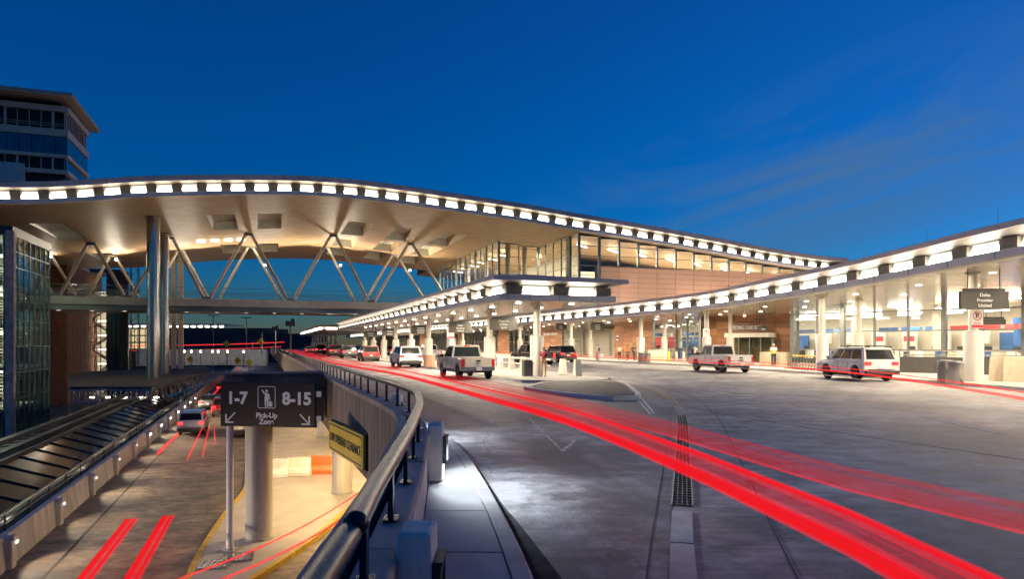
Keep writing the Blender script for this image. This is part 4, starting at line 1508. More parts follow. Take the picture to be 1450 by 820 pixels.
# ------------------------------------------------------------------ hotel under construction, far left
HD = 175.0
hc = PD(95, 487, HD)
ha, hb = -SN * hc.x + CS * hc.y, CS * hc.x + SN * hc.y


def hzp(py):
    return EYE + (HY - py) / F * HD


hotel = thing('hotel_tower', 'unfinished hotel tower with an overhanging flat roof and open top floors', 'building', W(ha + 10, hb - 10, -9.4))
def hblock(name, m_, py1, py0, da=0.0, db=0.0, la=22, lb=38):
    return MB().prism([W(ha - da, hb - lb).xy, W(ha - da, hb + db).xy, W(ha + la, hb + db).xy, W(ha + la, hb - lb).xy], hzp(py1), hzp(py0)).build(name, m_, hotel)
hblock('roof_slab', M['hotel'], 143.5, 141.0, 4.5, 2.0, 27)
hblock('roof_edge', M['fascia'], 141, 138.5, 4.7, 2.2, 27.3)
hblock('parapet_band', M['hotel'], 159, 151, 0.3, 0.3)
hblock('open_floor', M['hotel_dk'], 184, 159.2, -0.8, -0.8)
hblock('floor_band', M['hotel'], 194, 184, 0.3, 0.3)
hblock('floor_band', M['hotel'], 224.5, 219.5, 0.4, 0.4)
hblock('core', M['hotel_dk'], 500, 219.6, -0.6, -0.6)
hblock('floor_band', M['hotel'], 247, 241, 0.2, 0.2)
hblock('core', M['hotel_dk'], 219.6, 194, -0.3, -0.3)
hblock('core', M['hotel_dk'], 151, 143, -2, -2)
for k in range(15):
    x = hb - 37.6 + k * 2.6
    pbox('facade_pane', M['glass_bl'], hotel, W(ha + 0.05, x, (hzp(219) + hzp(195)) / 2), (2.45, 0.2, hzp(195) - hzp(219)), ANG)
for k in range(8):
    x = ha + 1.3 + k * 2.7
    pbox('facade_pane', M['glass_bl'], hotel, W(x, hb - 0.05, (hzp(219) + hzp(195)) / 2), (0.2, 2.5, hzp(195) - hzp(219)), ANG)
    pbox('facade_pane', M['glass_bl'], hotel, W(x, hb - 0.25, (hzp(241) + hzp(225)) / 2), (0.2, 2.5, hzp(225) - hzp(241)), ANG)
for k in range(14):
    x = hb - 0.6 - k * 2.55
    pbox('mullion', M['hotel'], hotel, W(ha + 0.2, x, (hzp(184) + hzp(159)) / 2), (0.55 if k % 4 == 1 else 0.14, 0.3, hzp(159) - hzp(184)), ANG)
    pbox('mullion', M['hotel'], hotel, W(ha + 0.2, x, (hzp(241) + hzp(225)) / 2), (0.5 if k % 3 == 1 else 0.14, 0.3, hzp(225) - hzp(241)), ANG)
for k in range(9):
    pbox('mullion', M['hotel'], hotel, W(ha + 0.4 + k * 2.5, hb - 0.2, (hzp(184) + hzp(159)) / 2), (0.3, 0.3, hzp(159) - hzp(184)), ANG)
for k in range(14):
    x = hb - 1.8 - k * 2.55
    if k % 3 != 2:
        pbox('window_opening', M['glass_dk'], hotel, W(ha + 0.35, x, (hzp(241) + hzp(226)) / 2), (2.2, 0.3, 2.2), ANG)
MB().prism([W(ha - 0.5, hb - 38).xy, W(ha - 0.5, hb - 9.2).xy, W(ha + 1, hb - 9.2).xy, W(ha + 1, hb - 38).xy], hzp(262), hzp(236)).build('white_bay', M['cream'], hotel)
for z in (180, 177):
    MB().tube([W(ha - 0.3, hb - 37, hzp(z)), W(ha - 0.3, hb, hzp(z))], 0.07, 5).build('guard_rail', M['hotel'], hotel)
for k in range(5):
    pbox('work_lamp', M['lamp_warm'], hotel, W(ha + 2.2, hb - 5 - 6 * k, hzp(227)), (0.5, 0.1, 0.1), ANG)
    pbox('work_lamp', M['lamp_warm'], hotel, W(ha + 1.2, hb - 3 - 6 * k, hzp(160.5)), (0.6, 0.1, 0.1), ANG)
# ================================================================== TERMINAL CANOPY (right) AND ISLAND CANOPY (middle)
def lamp_box(parent, p, rz, ln_, m_=None, h=0.40):
    """lit fascia lamp: a white diffuser leaning outwards; local -Y faces the road"""
    o = bpy.data.objects.new('fascia_lamp', LAMP2)
    COL.objects.link(o)
    o.parent = parent
    o.location = Vector(p) - WL[parent]
    o.rotation_euler = (0, 0, rz)
    o.scale = (ln_, 1, h * 0.62)
    o.location.z -= h * 0.19
    WL[o] = Vector(p)
    c_, s_ = math.cos(rz), math.sin(rz)
    pbox('glow_reflector', M['soft_glow'], parent, (p[0] - s_ * 0.10, p[1] + c_ * 0.10, p[2] + h * 0.31), (ln_, 0.05, h * 0.42), 0, (-0.55, 0, rz))  # weak emission painted in for the lamp light this panel would catch
    return o


LAMP2 = MB().add([(-0.5, -0.10, -0.5), (0.5, -0.10, -0.5), (0.5, 0.10, 0.5), (-0.5, 0.10, 0.5), (-0.5, 0.16, -0.5), (0.5, 0.16, -0.5), (0.5, 0.16, 0.5), (-0.5, 0.16, 0.5)],
                 [(0, 1, 2, 3), (5, 4, 7, 6), (4, 0, 3, 7), (1, 5, 6, 2), (3, 2, 6, 7), (4, 5, 1, 0)]).mesh('fascia_lamp', M['lamp'])


def zl_path(path):
    return [(p[0], p[1], interp(ZL, p[1])) for p in path]


tcan = thing('terminal_canopy', 'long curving kerbside canopy in front of the terminal with lamps in its fascia', 'canopy', (20, 40, 5.4))
fp = zl_path([p for p in FEDGE if p[1] > 15])
MB().sweep(fp, [(-0.35, 0.72), (-0.38, 0.46), (-0.30, 0.44), (-0.30, 0.72)]).build('upper_fascia', M['fascia'], tcan)
MB().sweep(fp, [(-0.30, 0.45), (0.55, 0.22), (0.55, 0.30), (-0.30, 0.52)]).build('upper_soffit', M['fascia_in'], tcan)
MB().sweep(fp, [(0.55, 0.24), (0.55, -0.30), (0.62, -0.30), (0.62, 0.24)]).build('light_niche', M['niche'], tcan)
MB().sweep(fp, [(0.10, -0.32), (0.05, -0.36), (0.05, -0.66), (0.12, -0.72), (0.7, -0.72), (0.7, -0.32)]).build('lower_fascia', M['fascia_w'], tcan)
MB().sweep(fp, [(0.7, -0.72), (26, -0.62), (26, -0.50), (0.7, -0.50)]).build('soffit', M['canopy_soffit'], tcan)
MB().sweep(fp, [(-0.36, 0.72), (4, 0.86), (26, 0.4), (26, 0.3), (4, 0.7), (-0.3, 0.6)]).build('roof_skin', M['roof_top'], tcan)
for p, hd in resample(fp, 2.8, 0.55)[:100]:
    nx, ny = math.sin(hd), -math.cos(hd)
    lamp_box(tcan, (p.x + nx * 0.40, p.y + ny * 0.40, p.z - 0.04), hd - math.pi, 1.45, h=0.46)
for p, hd in resample(fp, 2.8, 1.95)[:100]:
    nx, ny = math.sin(hd), -math.cos(hd)
    pbox('divider', M['niche'], tcan, (p.x + nx * 0.50, p.y + ny * 0.50, p.z - 0.04), (0.95, 0.30, 0.50), 0, (0, 0, hd))
for p, hd in resample(fp, 2.8, 2.3)[:64]:
    pbox('panel_joint', M['joint'], tcan, (p.x + math.sin(hd) * 0.045, p.y - math.cos(hd) * 0.045, p.z - 0.51), (0.015, 0.02, 0.30), hd)
for off, st in ((3.4, 5.2), (7.0, 5.2), (11.0, 6.0)):
    for p, hd in resample(fp, st, 2.0)[:26]:
        q = (p.x + math.sin(hd) * off, p.y - math.cos(hd) * off, p.z - 0.715)
        o = MB().lathe([(0.16, 0), (0.16, 0.03)], q, 10).build('downlight', M['lamp_down'], tcan)


def canopy_column(parent, x, y, ped, top, r=0.40, r2=0.20, z0=0.15):
    MB().lathe([(r, 0), (r, ped - z0 - 0.14), (r * 0.92, ped - z0 - 0.04), (r2 * 1.1, ped - z0)], (x, y, z0), 22).build('pedestal', M['col'], parent)
    MB().lathe([(r2, 0), (r2, top - ped + 0.05)], (x, y, ped), 18).build('shaft', M['col'], parent)
    MB().lathe([(r2 * 1.6, 0), (r2 * 1.6, 0.10)], (x, y, top - 0.11), 18).build('head_collar', M['col'], parent)


FRONTC = [(22.7, 33.6), (20.9, 46.0), (17.3, 60.7), (13.3, 70.5), (7.3, 84.2), (1.2, 100), (-4.0, 116), (-9.5, 132)]
BACKC = [(24.4, 48.0), (20.2, 63.2), (16.2, 72.5), (10.1, 87.6), (4, 104)]
for k, (x, y) in enumerate(FRONTC):
    canopy_column(tcan, x, y, 2.68, interp(ZL, y) - 0.70, 0.43 if k == 0 else 0.40, 0.21)
for (x, y) in BACKC:
    canopy_column(tcan, x, y, 2.70, interp(ZL, y) - 0.68, 0.34, 0.17)

# lamps above the downlight lenses: they light kerb and pavement
def down_lamp(parent, p, energy, size=0.5):
    ld = bpy.data.lights.new('canopy_light', 'AREA')
    ld.shape = 'DISK'
    ld.size = size
    ld.energy = energy
    ld.spread = math.radians(168)
    ld.color = (1.0, 0.84, 0.62)
    lo = bpy.data.objects.new('canopy_light', ld)
    COL.objects.link(lo)
    lo.parent = parent
    lo.location = Vector(p) - WL[parent]


for off, st, en in ((1.0, 5.6, 300), (6.0, 5.6, 300)):
    for p, hd in resample(fp, st, 1.2)[:42]:
        down_lamp(tcan, (p.x + math.sin(hd) * off, p.y - math.cos(hd) * off, p.z - 0.74), en)
# ---- island canopy
ican = thing('island_canopy', 'long flat kerbside canopy over the island with two bright lamps on its near end', 'canopy', W(70, 14.5, 4.3))
IA0, IA1, IB0, IB1 = 33.1, 112.0, 11.4, 18.0
ZI = 4.85
ring = [W(IA1, IB0), W(IA0 + 1.1, IB0), W(IA0, IB0 + 0.9), W(IA0, IB1), W(IA1, IB1)]
ringz = [(p.x, p.y, ZI) for p in ring]


def ring_band(name, m_, prof):
    """band along left side, near end and right side with mitred corners; prof (outward, dz)"""
    o = MB()
    pts = [W(IA1, IB0), W(IA0, IB0), W(IA0, IB1), W(IA1, IB1)]
    dirs = [(0, -1), (-1, -1), (-1, 1), (0, 1)]
    vs_, n = [], len(prof)
    ab = [(IA1, IB0), (IA0, IB0), (IA0, IB1), (IA1, IB1)]
    for (a, b), (da, db) in zip(ab, dirs):
        for (of, dz) in prof:
            q = W(a + da * of, b + db * of, ZI + dz)
            vs_.append(q)
    fs = []
    for i in range(3):
        for k in range(n):
            fs.append((i * n + k, (i + 1) * n + k, (i + 1) * n + (k + 1) % n, i * n + (k + 1) % n))
    o.add(vs_, fs)
    return o.build(name, m_, ican)


ring_band('upper_fascia', M['fascia'], [(0.55, 0.62), (0.58, 0.40), (0.50, 0.38), (0.50, 0.62)])
ring_band('upper_soffit', M['fascia_in'], [(0.50, 0.40), (-0.30, 0.22), (-0.30, 0.30), (0.50, 0.46)])
ring_band('light_niche', M['niche'], [(-0.30, 0.25), (-0.30, -0.27), (-0.38, -0.27), (-0.38, 0.25)])
ring_band('lower_fascia', M['fascia_w'], [(0.02, -0.26), (0.06, -0.30), (0.06, -0.56), (0.0, -0.60), (-0.4, -0.60), (-0.4, -0.26)])
MB().prism([W(IA0 + .3, IB0 + .3).xy, W(IA0 + .3, IB1 - .3).xy, W(IA1, IB1 - .3).xy, W(IA1, IB0 + .3).xy], ZI - 0.585, ZI - 0.45).build('soffit', M['canopy_soffit'], ican)
rf = MB()
rf.add([W(IA0 - .5, IB0 - .5, ZI + .63), W(IA0 - .5, IB1 + .5, ZI + .63), W(IA1, IB1 + .5, ZI + .63), W(IA1, IB0 - .5, ZI + .63), W(IA0 + 2.2, IB0 + 2.4, ZI + .98), W(IA1, IB0 + 2.4, ZI + .98)],
       [(0, 1, 4), (1, 2, 5, 4), (3, 0, 4, 5)])
rf.build('roof_skin', M['roof_top'], ican, fix=False)
for k in range(29):
    a = IA0 + 1.3 + 2.75 * k
    lamp_box(ican, W(a, IB0 + 0.12, ZI - 0.03), ANG - math.pi / 2, 1.45, h=0.42)
    lamp_box(ican, W(a, IB1 - 0.12, ZI - 0.03), ANG + math.pi / 2, 1.45, h=0.42)
    for bb_, rr in ((IB0 + 0.12, 0), (IB1 - 0.12, 0)):
        pbox('divider', M['niche'], ican, W(a + 1.37, bb_, ZI - 0.03), (0.40, 0.95, 0.42), ANG)
for b in (IB0 + 2.05, IB0 + 4.75):
    lamp_box(ican, W(IA0 + 0.12, b, ZI - 0.03), ANG, 1.45, h=0.42)
for b in (IB0 + 0.75, IB0 + 3.4, IB0 + 5.9):
    pbox('divider', M['niche'], ican, W(IA0 + 0.12, b, ZI - 0.03), (0.9, 0.40, 0.42), ANG)
for b in (IB0 + 0.4, IB0 + 1.6, IB0 + 3.3, IB0 + 5.2):
    pbox('panel_joint', M['joint'], ican, W(IA0 - 0.055, b, ZI - 0.43), (0.02, 0.02, 0.26), ANG)
for k in range(14):
    for b in (13.2, 16.4):
        MB().lathe([(0.15, 0), (0.15, 0.03)], W(35.2 + k * 4.6, b, ZI - 0.615), 10).build('downlight', M['lamp_down'], ican)
for k in range(13):
    for b in (12.1, 16.8):
        down_lamp(ican, W(36 + k * 5.6, b, ZI - 0.63), 380 if b < 14 else 260)
for a in (36.2, 44.9, 55.1, 63.5, 71.7, 80.5, 89, 98, 107):
    p = W(a, 14.7)
    canopy_column(ican, p.x, p.y, 2.5, ZI - 0.58, 0.40, 0.21)

# ---- third canopy and lit block far along the road
fcan = thing('distant_canopy', 'small distant lit canopy at the end of the upper road', 'canopy', W(150, 9, 4))
fcan_b0, fa0 = 9.3, 126.0
MB().prism([W(fa0, fcan_b0).xy, W(fa0, 20).xy, W(fa0 + 75, 20).xy, W(fa0 + 75, fcan_b0).xy], 5.0, 5.4).build('roof', M['fascia'], fcan)
MB().prism([W(fa0 + .3, fcan_b0 + .3).xy, W(fa0 + .3, 19.7).xy, W(fa0 + 75, 19.7).xy, W(fa0 + 75, fcan_b0 + .3).xy], 4.3, 4.62).build('lower_fascia', M['fascia_w'], fcan)
for k in range(24):
    lamp_box(fcan, W(fa0 + 1.5 + 3 * k, fcan_b0 + 0.5, 4.82), ANG - math.pi / 2, 1.6, h=0.36)
for k in range(3):
    lamp_box(fcan, W(fa0 + 0.4, fcan_b0 + 2.2 + 3.2 * k, 4.82), ANG, 1.9, h=0.36)
for k in range(8):
    p = W(fa0 + 3 + 9 * k, 12.5)
    canopy_column(fcan, p.x, p.y, 2.4, 4.3, 0.4, 0.2, 0.0)

# ================================================================== TERMINAL GROUND FLOOR
term = thing('terminal_frontage', 'ground floor terminal frontage of lit glazing and walnut panelled recesses under the canopy', 'building', (24, 60, 0.15))
zt = 5.2
glz = [((45.5, 31.0), (33.4, 44.5), 7), ((33.4, 44.5), (25.7, 53.0), 5), ((25.7, 53.0), (23.0, 55.9), 2), ((23.0, 55.9), (27.1, 65.0), 4)]
for (p0, p1, n) in glz:
    facade(term, p1 + (0,), p0 + (0,), 0.16, 5.55 if p0[1] < 50 else 5.1, n, [1.55, 2.95, 4.4], M['glass'], M['frame'], 0.12, 0.22, post=3)


def wood_wall(p0, p1, z0=0.16, z1=4.95, hh=0.62, wide=1.9, label=None):
    p0, p1 = Vector(p0 + (0,)), Vector(p1 + (0,))
    v = p1 - p0
    n = max(1, int(v.length / wide))
    rows = int((z1 - z0) / hh)
    rz = math.atan2(v.y, v.x)
    c = (p0 + p1) / 2
    nrm = Vector((v.y, -v.x, 0)).normalized()
    if nrm.dot(Vector((0, 0, 0)) - c) < 0:
        nrm = -nrm
    cb = c - nrm * 0.12
    pbox('wall_backing', M['terra_joint'], term, (cb.x, cb.y, (z0 + z1) / 2), (v.length, 0.16, z1 - z0), rz)
    for i in range(n):
        for k in range(rows):
            q = p0 + v * ((i + 0.5) / n) + nrm * random.uniform(-0.006, 0.006)
            pbox('wood_panel', M['wood'] if (i * 7 + k * 3) % 4 else M['wood2'], term, (q.x, q.y, z0 + (k + 0.5) * (z1 - z0) / rows), (v.length / n - 0.02, 0.06, (z1 - z0) / rows - 0.02), rz)


wood_wall((27.1, 65.0), (20.0, 73.0))
wood_wall((16.9, 82.0), (13.5, 90.0))
P1_, P2_ = (19.3, 70.2), (16.0, 77.0)
facade(term, P2_ + (0,), P1_ + (0,), 0.16, 5.0, 4, [1.2, 2.35, 3.6], M['glass'], M['frame'], 0.12, 0.2)
facade(term, (20.0, 73.0, 0), P1_ + (0,), 0.16, 5.0, 2, [2.35, 3.6], M['glass'], M['frame'], 0.12, 0.2)
facade(term, P2_ + (0,), (16.9, 82.0, 0), 0.16, 5.0, 3, [2.35, 3.6], M['glass'], M['frame'], 0.12, 0.2)
segs = [('g', 89.5, 96), ('w', 96, 105), ('g', 105, 120), ('w', 120, 127), ('g', 127, 150), ('w', 150, 156), ('g', 156, 190), ('w', 190, 198), ('g', 198, 240), ('w', 240, 250), ('g', 250, 300)]
for typ, a0, a1 in segs:
    q0, q1 = W(a0, 43.2), W(a1, 43.2)
    if typ == 'w':
        wood_wall(q0.to_tuple()[:2], q1.to_tuple()[:2])
    else:
        facade(term, q0, q1, 0.16, 5.0, int((a1 - a0) / 2.4), [2.35, 3.6], M['glass'], M['frame'], 0.14, 0.2)
# lit rooms behind the glass: back walls, floor, ceiling lamps, coloured desks and graphics
back = offset(fp, 25.5)
MB().sweep([(p[0], p[1], 0.1) for p in back], [(0, 0), (0, 5.4), (0.3, 5.4), (0.3, 0)]).build('inner_wall', M['cream'], term)
for off, st in ((15.5, 5.0), (19.5, 4.4), (23, 4.4)):
    for p, hd in resample(offset(fp, off), st, 1.0):
        if p.y < 290:
            pbox('ceiling_lamp', M['lamp_in'], term, (p.x, p.y, 4.75 if p.y > 50 else 5.1), (2.2, 0.4, 0.06), hd)
for p, hd in resample(offset(fp, 24.6), 3.6, 0.8):
    k = int(p.x * 3 + p.y) % 5
    if p.y < 120:
        if k == 0:
            pbox('back_graphic', M['panel_red'], term, (p.x, p.y, 1.9), (2.4, 0.2, 2.2), hd)
        elif k == 1:
            pbox('back_graphic', M['panel_blue'], term, (p.x, p.y, 2.2), (3.0, 0.2, 1.5), hd)
        elif k == 2:
            pbox('back_screen', M['sign_wh'], term, (p.x, p.y, 2.6), (2.2, 0.2, 1.2), hd)
        elif k == 3:
            pbox('back_screen', M['sign_wh'], term, (p.x, p.y, 2.0), (1.6, 0.2, 2.4), hd)
            pbox('back_graphic', M['panel_red'], term, (p.x, p.y, 2.5), (1.2, 0.26, 0.5), hd)
for p, hd in resample(offset(fp, 21.0), 3.2, 0.4):
    if p.y < 110:
        pbox('desk', M['frame_dk'] if int(p.y) % 3 else M['cream'], term, (p.x, p.y, 0.72), (2.2, 0.7, 1.1), hd)
for p, hd in resample(offset(fp, 17.0), 9.0, 3.0):
    if p.y < 120:
        MB().lathe([(0.36, 0), (0.36, 4.9)], (p.x, p.y, 0.15), 14).build('inner_column', M['col'], term)
for off, st in ((14.5, 9.0), (21.0, 9.0)):
    for p, hd in resample(offset(fp, off), st, 2.0):
        if p.y < 290:
            down_lamp(term, (p.x, p.y, 4.7), 240, 1.2)
for p, hd in resample(offset(fp, 22.0), 2.6, 1.1):
    if p.y < 110:
        k = int(p.x * 7 + p.y * 3) % 4
        pbox('header_sign', M[('panel_blue', 'panel_red', 'sign_wh', 'panel_blue')[k]], term, (p.x, p.y, 3.35), (2.1, 0.15, 0.42), hd)
        pbox('monitor', M['frame_dk'], term, (p.x, p.y, 1.55), (0.7, 0.1, 0.45), hd)
for p, hd in resample(offset(fp, 16.5), 2.1, 0.4):
    if 30 < p.y < 100:
        pbox('kiosk', M['sign_wh'] if int(p.y * 2) % 3 else M['panel_blue'], term, (p.x, p.y, 0.80), (0.5, 0.4, 1.3), hd)
# airline desk graphic seen through the glass at the right edge
dq = Vector((41.0, 52.0, 2.55))
rz_ = math.atan2(-8.5, 7.7)
pbox('desk_graphic', M['panel_blue'], term, dq, (4.6, 0.12, 1.25), rz_)
pbox('desk_graphic', M['panel_blue'], term, dq + Vector((-0.3, 0, 1.25)), (4.2, 0.12, 0.5), rz_)
nn = Vector((-math.sin(-rz_), -math.cos(rz_), 0))
text('DELTA', M['sign_wh'], term, dq + Vector((-0.75, -0.68, 0)) * 0.14 + Vector((-0.3, 0.2, 0.02)), (math.pi / 2, 0, rz_), 0.62, 'lettering', bold=0.012, sx=1.2)
for sx in (-1.5, 0.9):
    o = MB().add([(0, 0, 0), (0.22, 0, 0), (0.11, 0, 0.24)], [(0, 1, 2)])
    o.v = [tuple(dq + Matrix.Rotation(rz_, 3, 'Z') @ Vector((sx - 0.3 + v_[0], -0.09, 1.13 + v_[2]))) for v_ in o.v]
    o.build('desk_emblem', M['sign_wh'], term, fix=False)
# entrance portal with sliding doors below the lettering on the recessed walnut wall
for t0, t1 in ((0.18, 0.62),):
    a_ = Vector((27.1, 65.0, 0)); b_ = Vector((20.0, 73.0, 0))
    c = a_ + (b_ - a_) * ((t0 + t1) / 2) + Vector((-0.75, -0.66, 0)) * 0.9
    rz2 = math.atan2((b_ - a_).y, (b_ - a_).x)
    wd = (b_ - a_).length * (t1 - t0)
    pbox('portal_header', M['cream'], term, (c.x, c.y, 2.85), (wd, 1.6, 0.42), rz2)
    for q in range(5):
        x = c + (b_ - a_).normalized() * wd * (q / 4 - 0.5)
        pbox('door_jamb', M['frame'], term, (x.x, x.y, 1.4), (0.12, 0.3, 2.5), rz2)
        if q < 4:
            x = c + (b_ - a_).normalized() * wd * ((q + .5) / 4 - 0.5)
            pbox('sliding_door', M['glass_gr'], term, (x.x, x.y, 1.4), (wd / 4 - 0.14, 0.05, 2.45), rz2)
text('TICKETING / CHECK-IN', M['sign_wh'], term, Vector((23.55, 69.0, 3.62)) + Vector((-0.75, -0.66, 0)) * 0.12, (math.pi / 2, 0, math.atan2(-8.0, 7.1)), 0.52, bold=0.014, extr=0.03, sx=0.66)
text('TICKETING / CHECK-IN', M['sign_wh'], term, W(100.5, 43.05, 3.5), (math.pi / 2, 0, ANG - math.pi / 2), 0.60, bold=0.012, extr=0.03, sx=0.9)
# wall sconces that wash the walnut wall up and down
for px in (876, 912):
    a_ = Vector((16.9, 82.0, 0)); b_ = Vector((13.5, 90.0, 0))
    best = min((abs((a_ + (b_ - a_) * (k / 50)).x / (a_ + (b_ - a_) * (k / 50)).y - (px - CX) / F), k) for k in range(51))[1]
    c = a_ + (b_ - a_) * (best / 50) + Vector((-0.92, -0.39, 0)) * 0.20
    t = thing('wall_sconce', 'up-and-down wall lamp on the walnut wall, %s of two' % ('left' if px < 900 else 'right'), 'wall lamp', (c.x, c.y, 2.55), 0, 'wall lamps on the walnut wall')
    MB().lathe([(0.09, 0), (0.11, 0.03), (0.11, 0.37), (0.09, 0.4)], (0, 0, 0), 12).build('shade', M['frame_dk'], t, local=True)
    for s_ in (0, 1):
        pbox('lens', M['lamp'], t, (0, 0, 0.42 if s_ else -0.02), (0.12, 0.12, 0.02), local=True)
        ld = bpy.data.lights.new('sconce_light', 'SPOT')
        ld.energy = 260
        ld.spot_size = math.radians(46)
        ld.spot_blend = 0.8
        ld.color = (1.0, 0.84, 0.62)
        lo = bpy.data.objects.new('sconce_light', ld)
        COL.objects.link(lo)
        lo.parent = t
        lo.location = (0, 0, 0.45 if s_ else -0.05)
        lo.rotation_euler = (math.pi if s_ else 0, 0, 0)
# low dark guard wall and rails before the right-hand glazing
gw = thing('guard_wall', 'dark low guard wall with two silver rails in front of the right-hand glazing', 'wall', (28, 42.5, 0.15))
ga, gb = Vector((25.1, 44.2, 0.15)), Vector((33.5, 35.2, 0.15))
v = gb - ga
for k in range(6):
    s_, e_ = ga + v * (k / 6), ga + v * ((k + 1) / 6)
    c = (s_ + e_) / 2
    pbox('wall_panel', M['sign_gr'], gw, (c.x, c.y, 0.66), (v.length / 6 - 0.02, 0.14, 1.02), math.atan2(v.y, v.x))
    pbox('post', M['steel'], gw, (s_.x, s_.y, 1.35), (0.05, 0.05, 0.42), math.atan2(v.y, v.x))
for z in (1.30, 1.56):
    MB().tube([(ga.x, ga.y, z), (gb.x, gb.y, z)], 0.03, 8).build('rail_pipe', M['steel'], gw)

# ================================================================== FAR BACKGROUND
bgs = thing('parking_structure', 'long dark unlit building on the horizon beyond the bridge', 'building', (-120, 330, -9.4))
MB().prism([(-190, 330), (-118, 330), (-118, 360), (-190, 360)], -9.4, 9.6).build('wall', M['far_dark'], bgs)
MB().prism([(-119, 331), (-98, 336), (-98, 360), (-119, 360)], -9.4, 7).build('wing', M['far_dark'], bgs)
for k in range(3):
    pbox('parapet', M['frame_dk'], bgs, (-154, 329.8, -2 + 5 * k), (72, 0.4, 1.1))
fter = thing('distant_terminal', 'distant low terminal with glowing windows and a lamp-lit roof edge left of the bridge columns', 'building', (-150, 270, -9.4))
MB().prism([(-156, 270), (-140, 270), (-140, 290), (-156, 290)], -9.4, 9.2).build('wall', M['hotel_dk'], fter)
for k in range(7):
    for q in range(3):
        pbox('lit_window', M['lit_win'], fter, (-154.6 + k * 2.15, 269.9, 1.2 + q * 2.7), (1.7, 0.2, 2.2))
MB().prism([(-157, 266), (-112, 269), (-112, 285), (-157, 285)], 9.2, 9.9).build('roof', M['fascia'], fter)
for k in range(16):
    pbox('eave_lamp', M['lamp_in'], fter, (-155 + k * 2.7, 266.5 + k * 0.18, 8.8), (1.5, 0.3, 0.5))
fw = thing('ramp_wall', 'long pale concrete ramp wall curving across the far end of the lower road', 'wall', (-110, 225, -5))
rw = smooth_path([(-118, 215, -5), (-104, 222, -5), (-90, 224, -5), (-78, 218, -5)], 3)
MB().sweep(rw, [(0, 0), (0, 5.2), (0.5, 5.2), (0.5, 0)]).build('wall', M['barrier'], fw)
for p, hd in resample(rw, 2.4):
    pbox('rib', M['barrier'], fw, (p.x + math.sin(hd) * -0.15, p.y + math.cos(hd) * -0.15, -2.6), (0.5, 0.4, 4.9), hd)
for k, (px, py, Y) in enumerate([(261, 498, 205), (271, 498, 205), (284, 497, 204), (301, 497, 206), (309, 498, 203), (322, 498, 202), (345, 498, 200)]):
    p = PD(px, py + 12, Y)
    p.z = -5
    t = thing('roadside_lamp', ORD[k] + ' small bright roadside lamp from the left at the far end of the lower road', 'lamp', p, 0, 'small lamps at the far end of the lower road')
    MB().tube([(0, 0, 0), (0, 0, 4.6)], 0.08, 6).build('post', M['frame_dk'], t, local=True)
    MB().ball((0, 0, 4.7), 0.30, 6).build('globe', M['lamp_flood'], t, local=True)
# caution diamonds by the far ramp
for k, (px, py, Y) in enumerate([(321, 487, 195), (270, 509, 150), (353, 513, 90), (337, 511, 120), (370, 484, 140)]):
    p = PD(px, py, Y)
    base = -5 if k != 4 else 0
    t = thing('warning_sign', ['amber diamond warning sign above the far ramp wall', 'amber diamond sign left beside the square columns', 'orange diamond road sign nearest the parapet end', 'amber diamond road sign in the middle of the ramp', 'amber diamond sign on the lamp post at the bend'][k], 'road sign', (p.x, p.y, base))
    MB().tube([(0, 0, 0), (0, 0, p.z - base)], 0.06, 6).build('post', M['frame'], t, local=True)
    MB().box((0, -0.1, p.z - base), (1.2 * Y / 150, 0.05, 1.2 * Y / 150), M=Matrix.Rotation(math.pi / 4, 3, 'Y')).build('plate', M['sign_yel'], t, local=True)
# lamp posts and signals along the far parapet
for k, (px, ptop, Y, kind) in enumerate([(357, 484, 165, 'single'), (371, 472, 120, 'double'), (390, 468, 92, 'box'), (411, 462, 66, 'head')]):
    p = PD(px, 487, Y)
    p.z = 0.4
    h = EYE + (HY - ptop) / F * Y - 0.4
    t = thing('lamp_post', ['slender single-arm post far along the parapet', 'twin-arm post with hoop top beyond the parapet', 'grey post with a dark box head beside the parapet', 'nearest dark post with a camera head on the parapet'][k], 'post', p, ANG)
    MB().tube([(0, 0, 0), (0, 0, h)], 0.09, 8, r1=0.06).build('post', M['steel'] if k < 3 else M['frame_dk'], t, local=True)
    if kind == 'double':
        MB().tube([(0, 0, h), (0.5, 0, h + 0.5), (2.0, 0, h + 0.6), (3.6, 0, h + 0.5), (4.0, 0, h)], 0.06, 6).build('arm', M['steel'], t, local=True)
    elif kind == 'single':
        MB().tube([(0, 0, h), (0.4, 0, h + 0.4), (2.6, 0, h + 0.5)], 0.06, 6).build('arm', M['steel'], t, local=True)
    else:
        MB().box((0, 0, h + 0.25), (0.9, 0.6, 0.5)).build('head', M['frame_dk'], t, local=True, bevel=0.05)
        MB().box((0.2, -0.35, h + 0.55), (0.35, 0.35, 0.3)).build('camera_head', M['frame_dk'], t, local=True, bevel=0.05)
for k, (px, py, Y) in enumerate([(302, 437 + 10, 260), (349, 440 + 10, 280)]):
    p = PD(px, py, Y)
    t = thing('mast_light', 'thin tall mast light in the distance, %s' % ('left of the pair under the bridge' if k == 0 else 'right of the pair under the bridge'), 'mast', (p.x, p.y, -9.4))
    MB().tube([(0, 0, 0), (0, 0, p.z + 9.4)], 0.18, 6).build('post', M['frame'], t, local=True)
    MB().box((0, 0, p.z + 9.4), (4, 0.6, 0.4)).build('head', M['frame'], t, local=True)
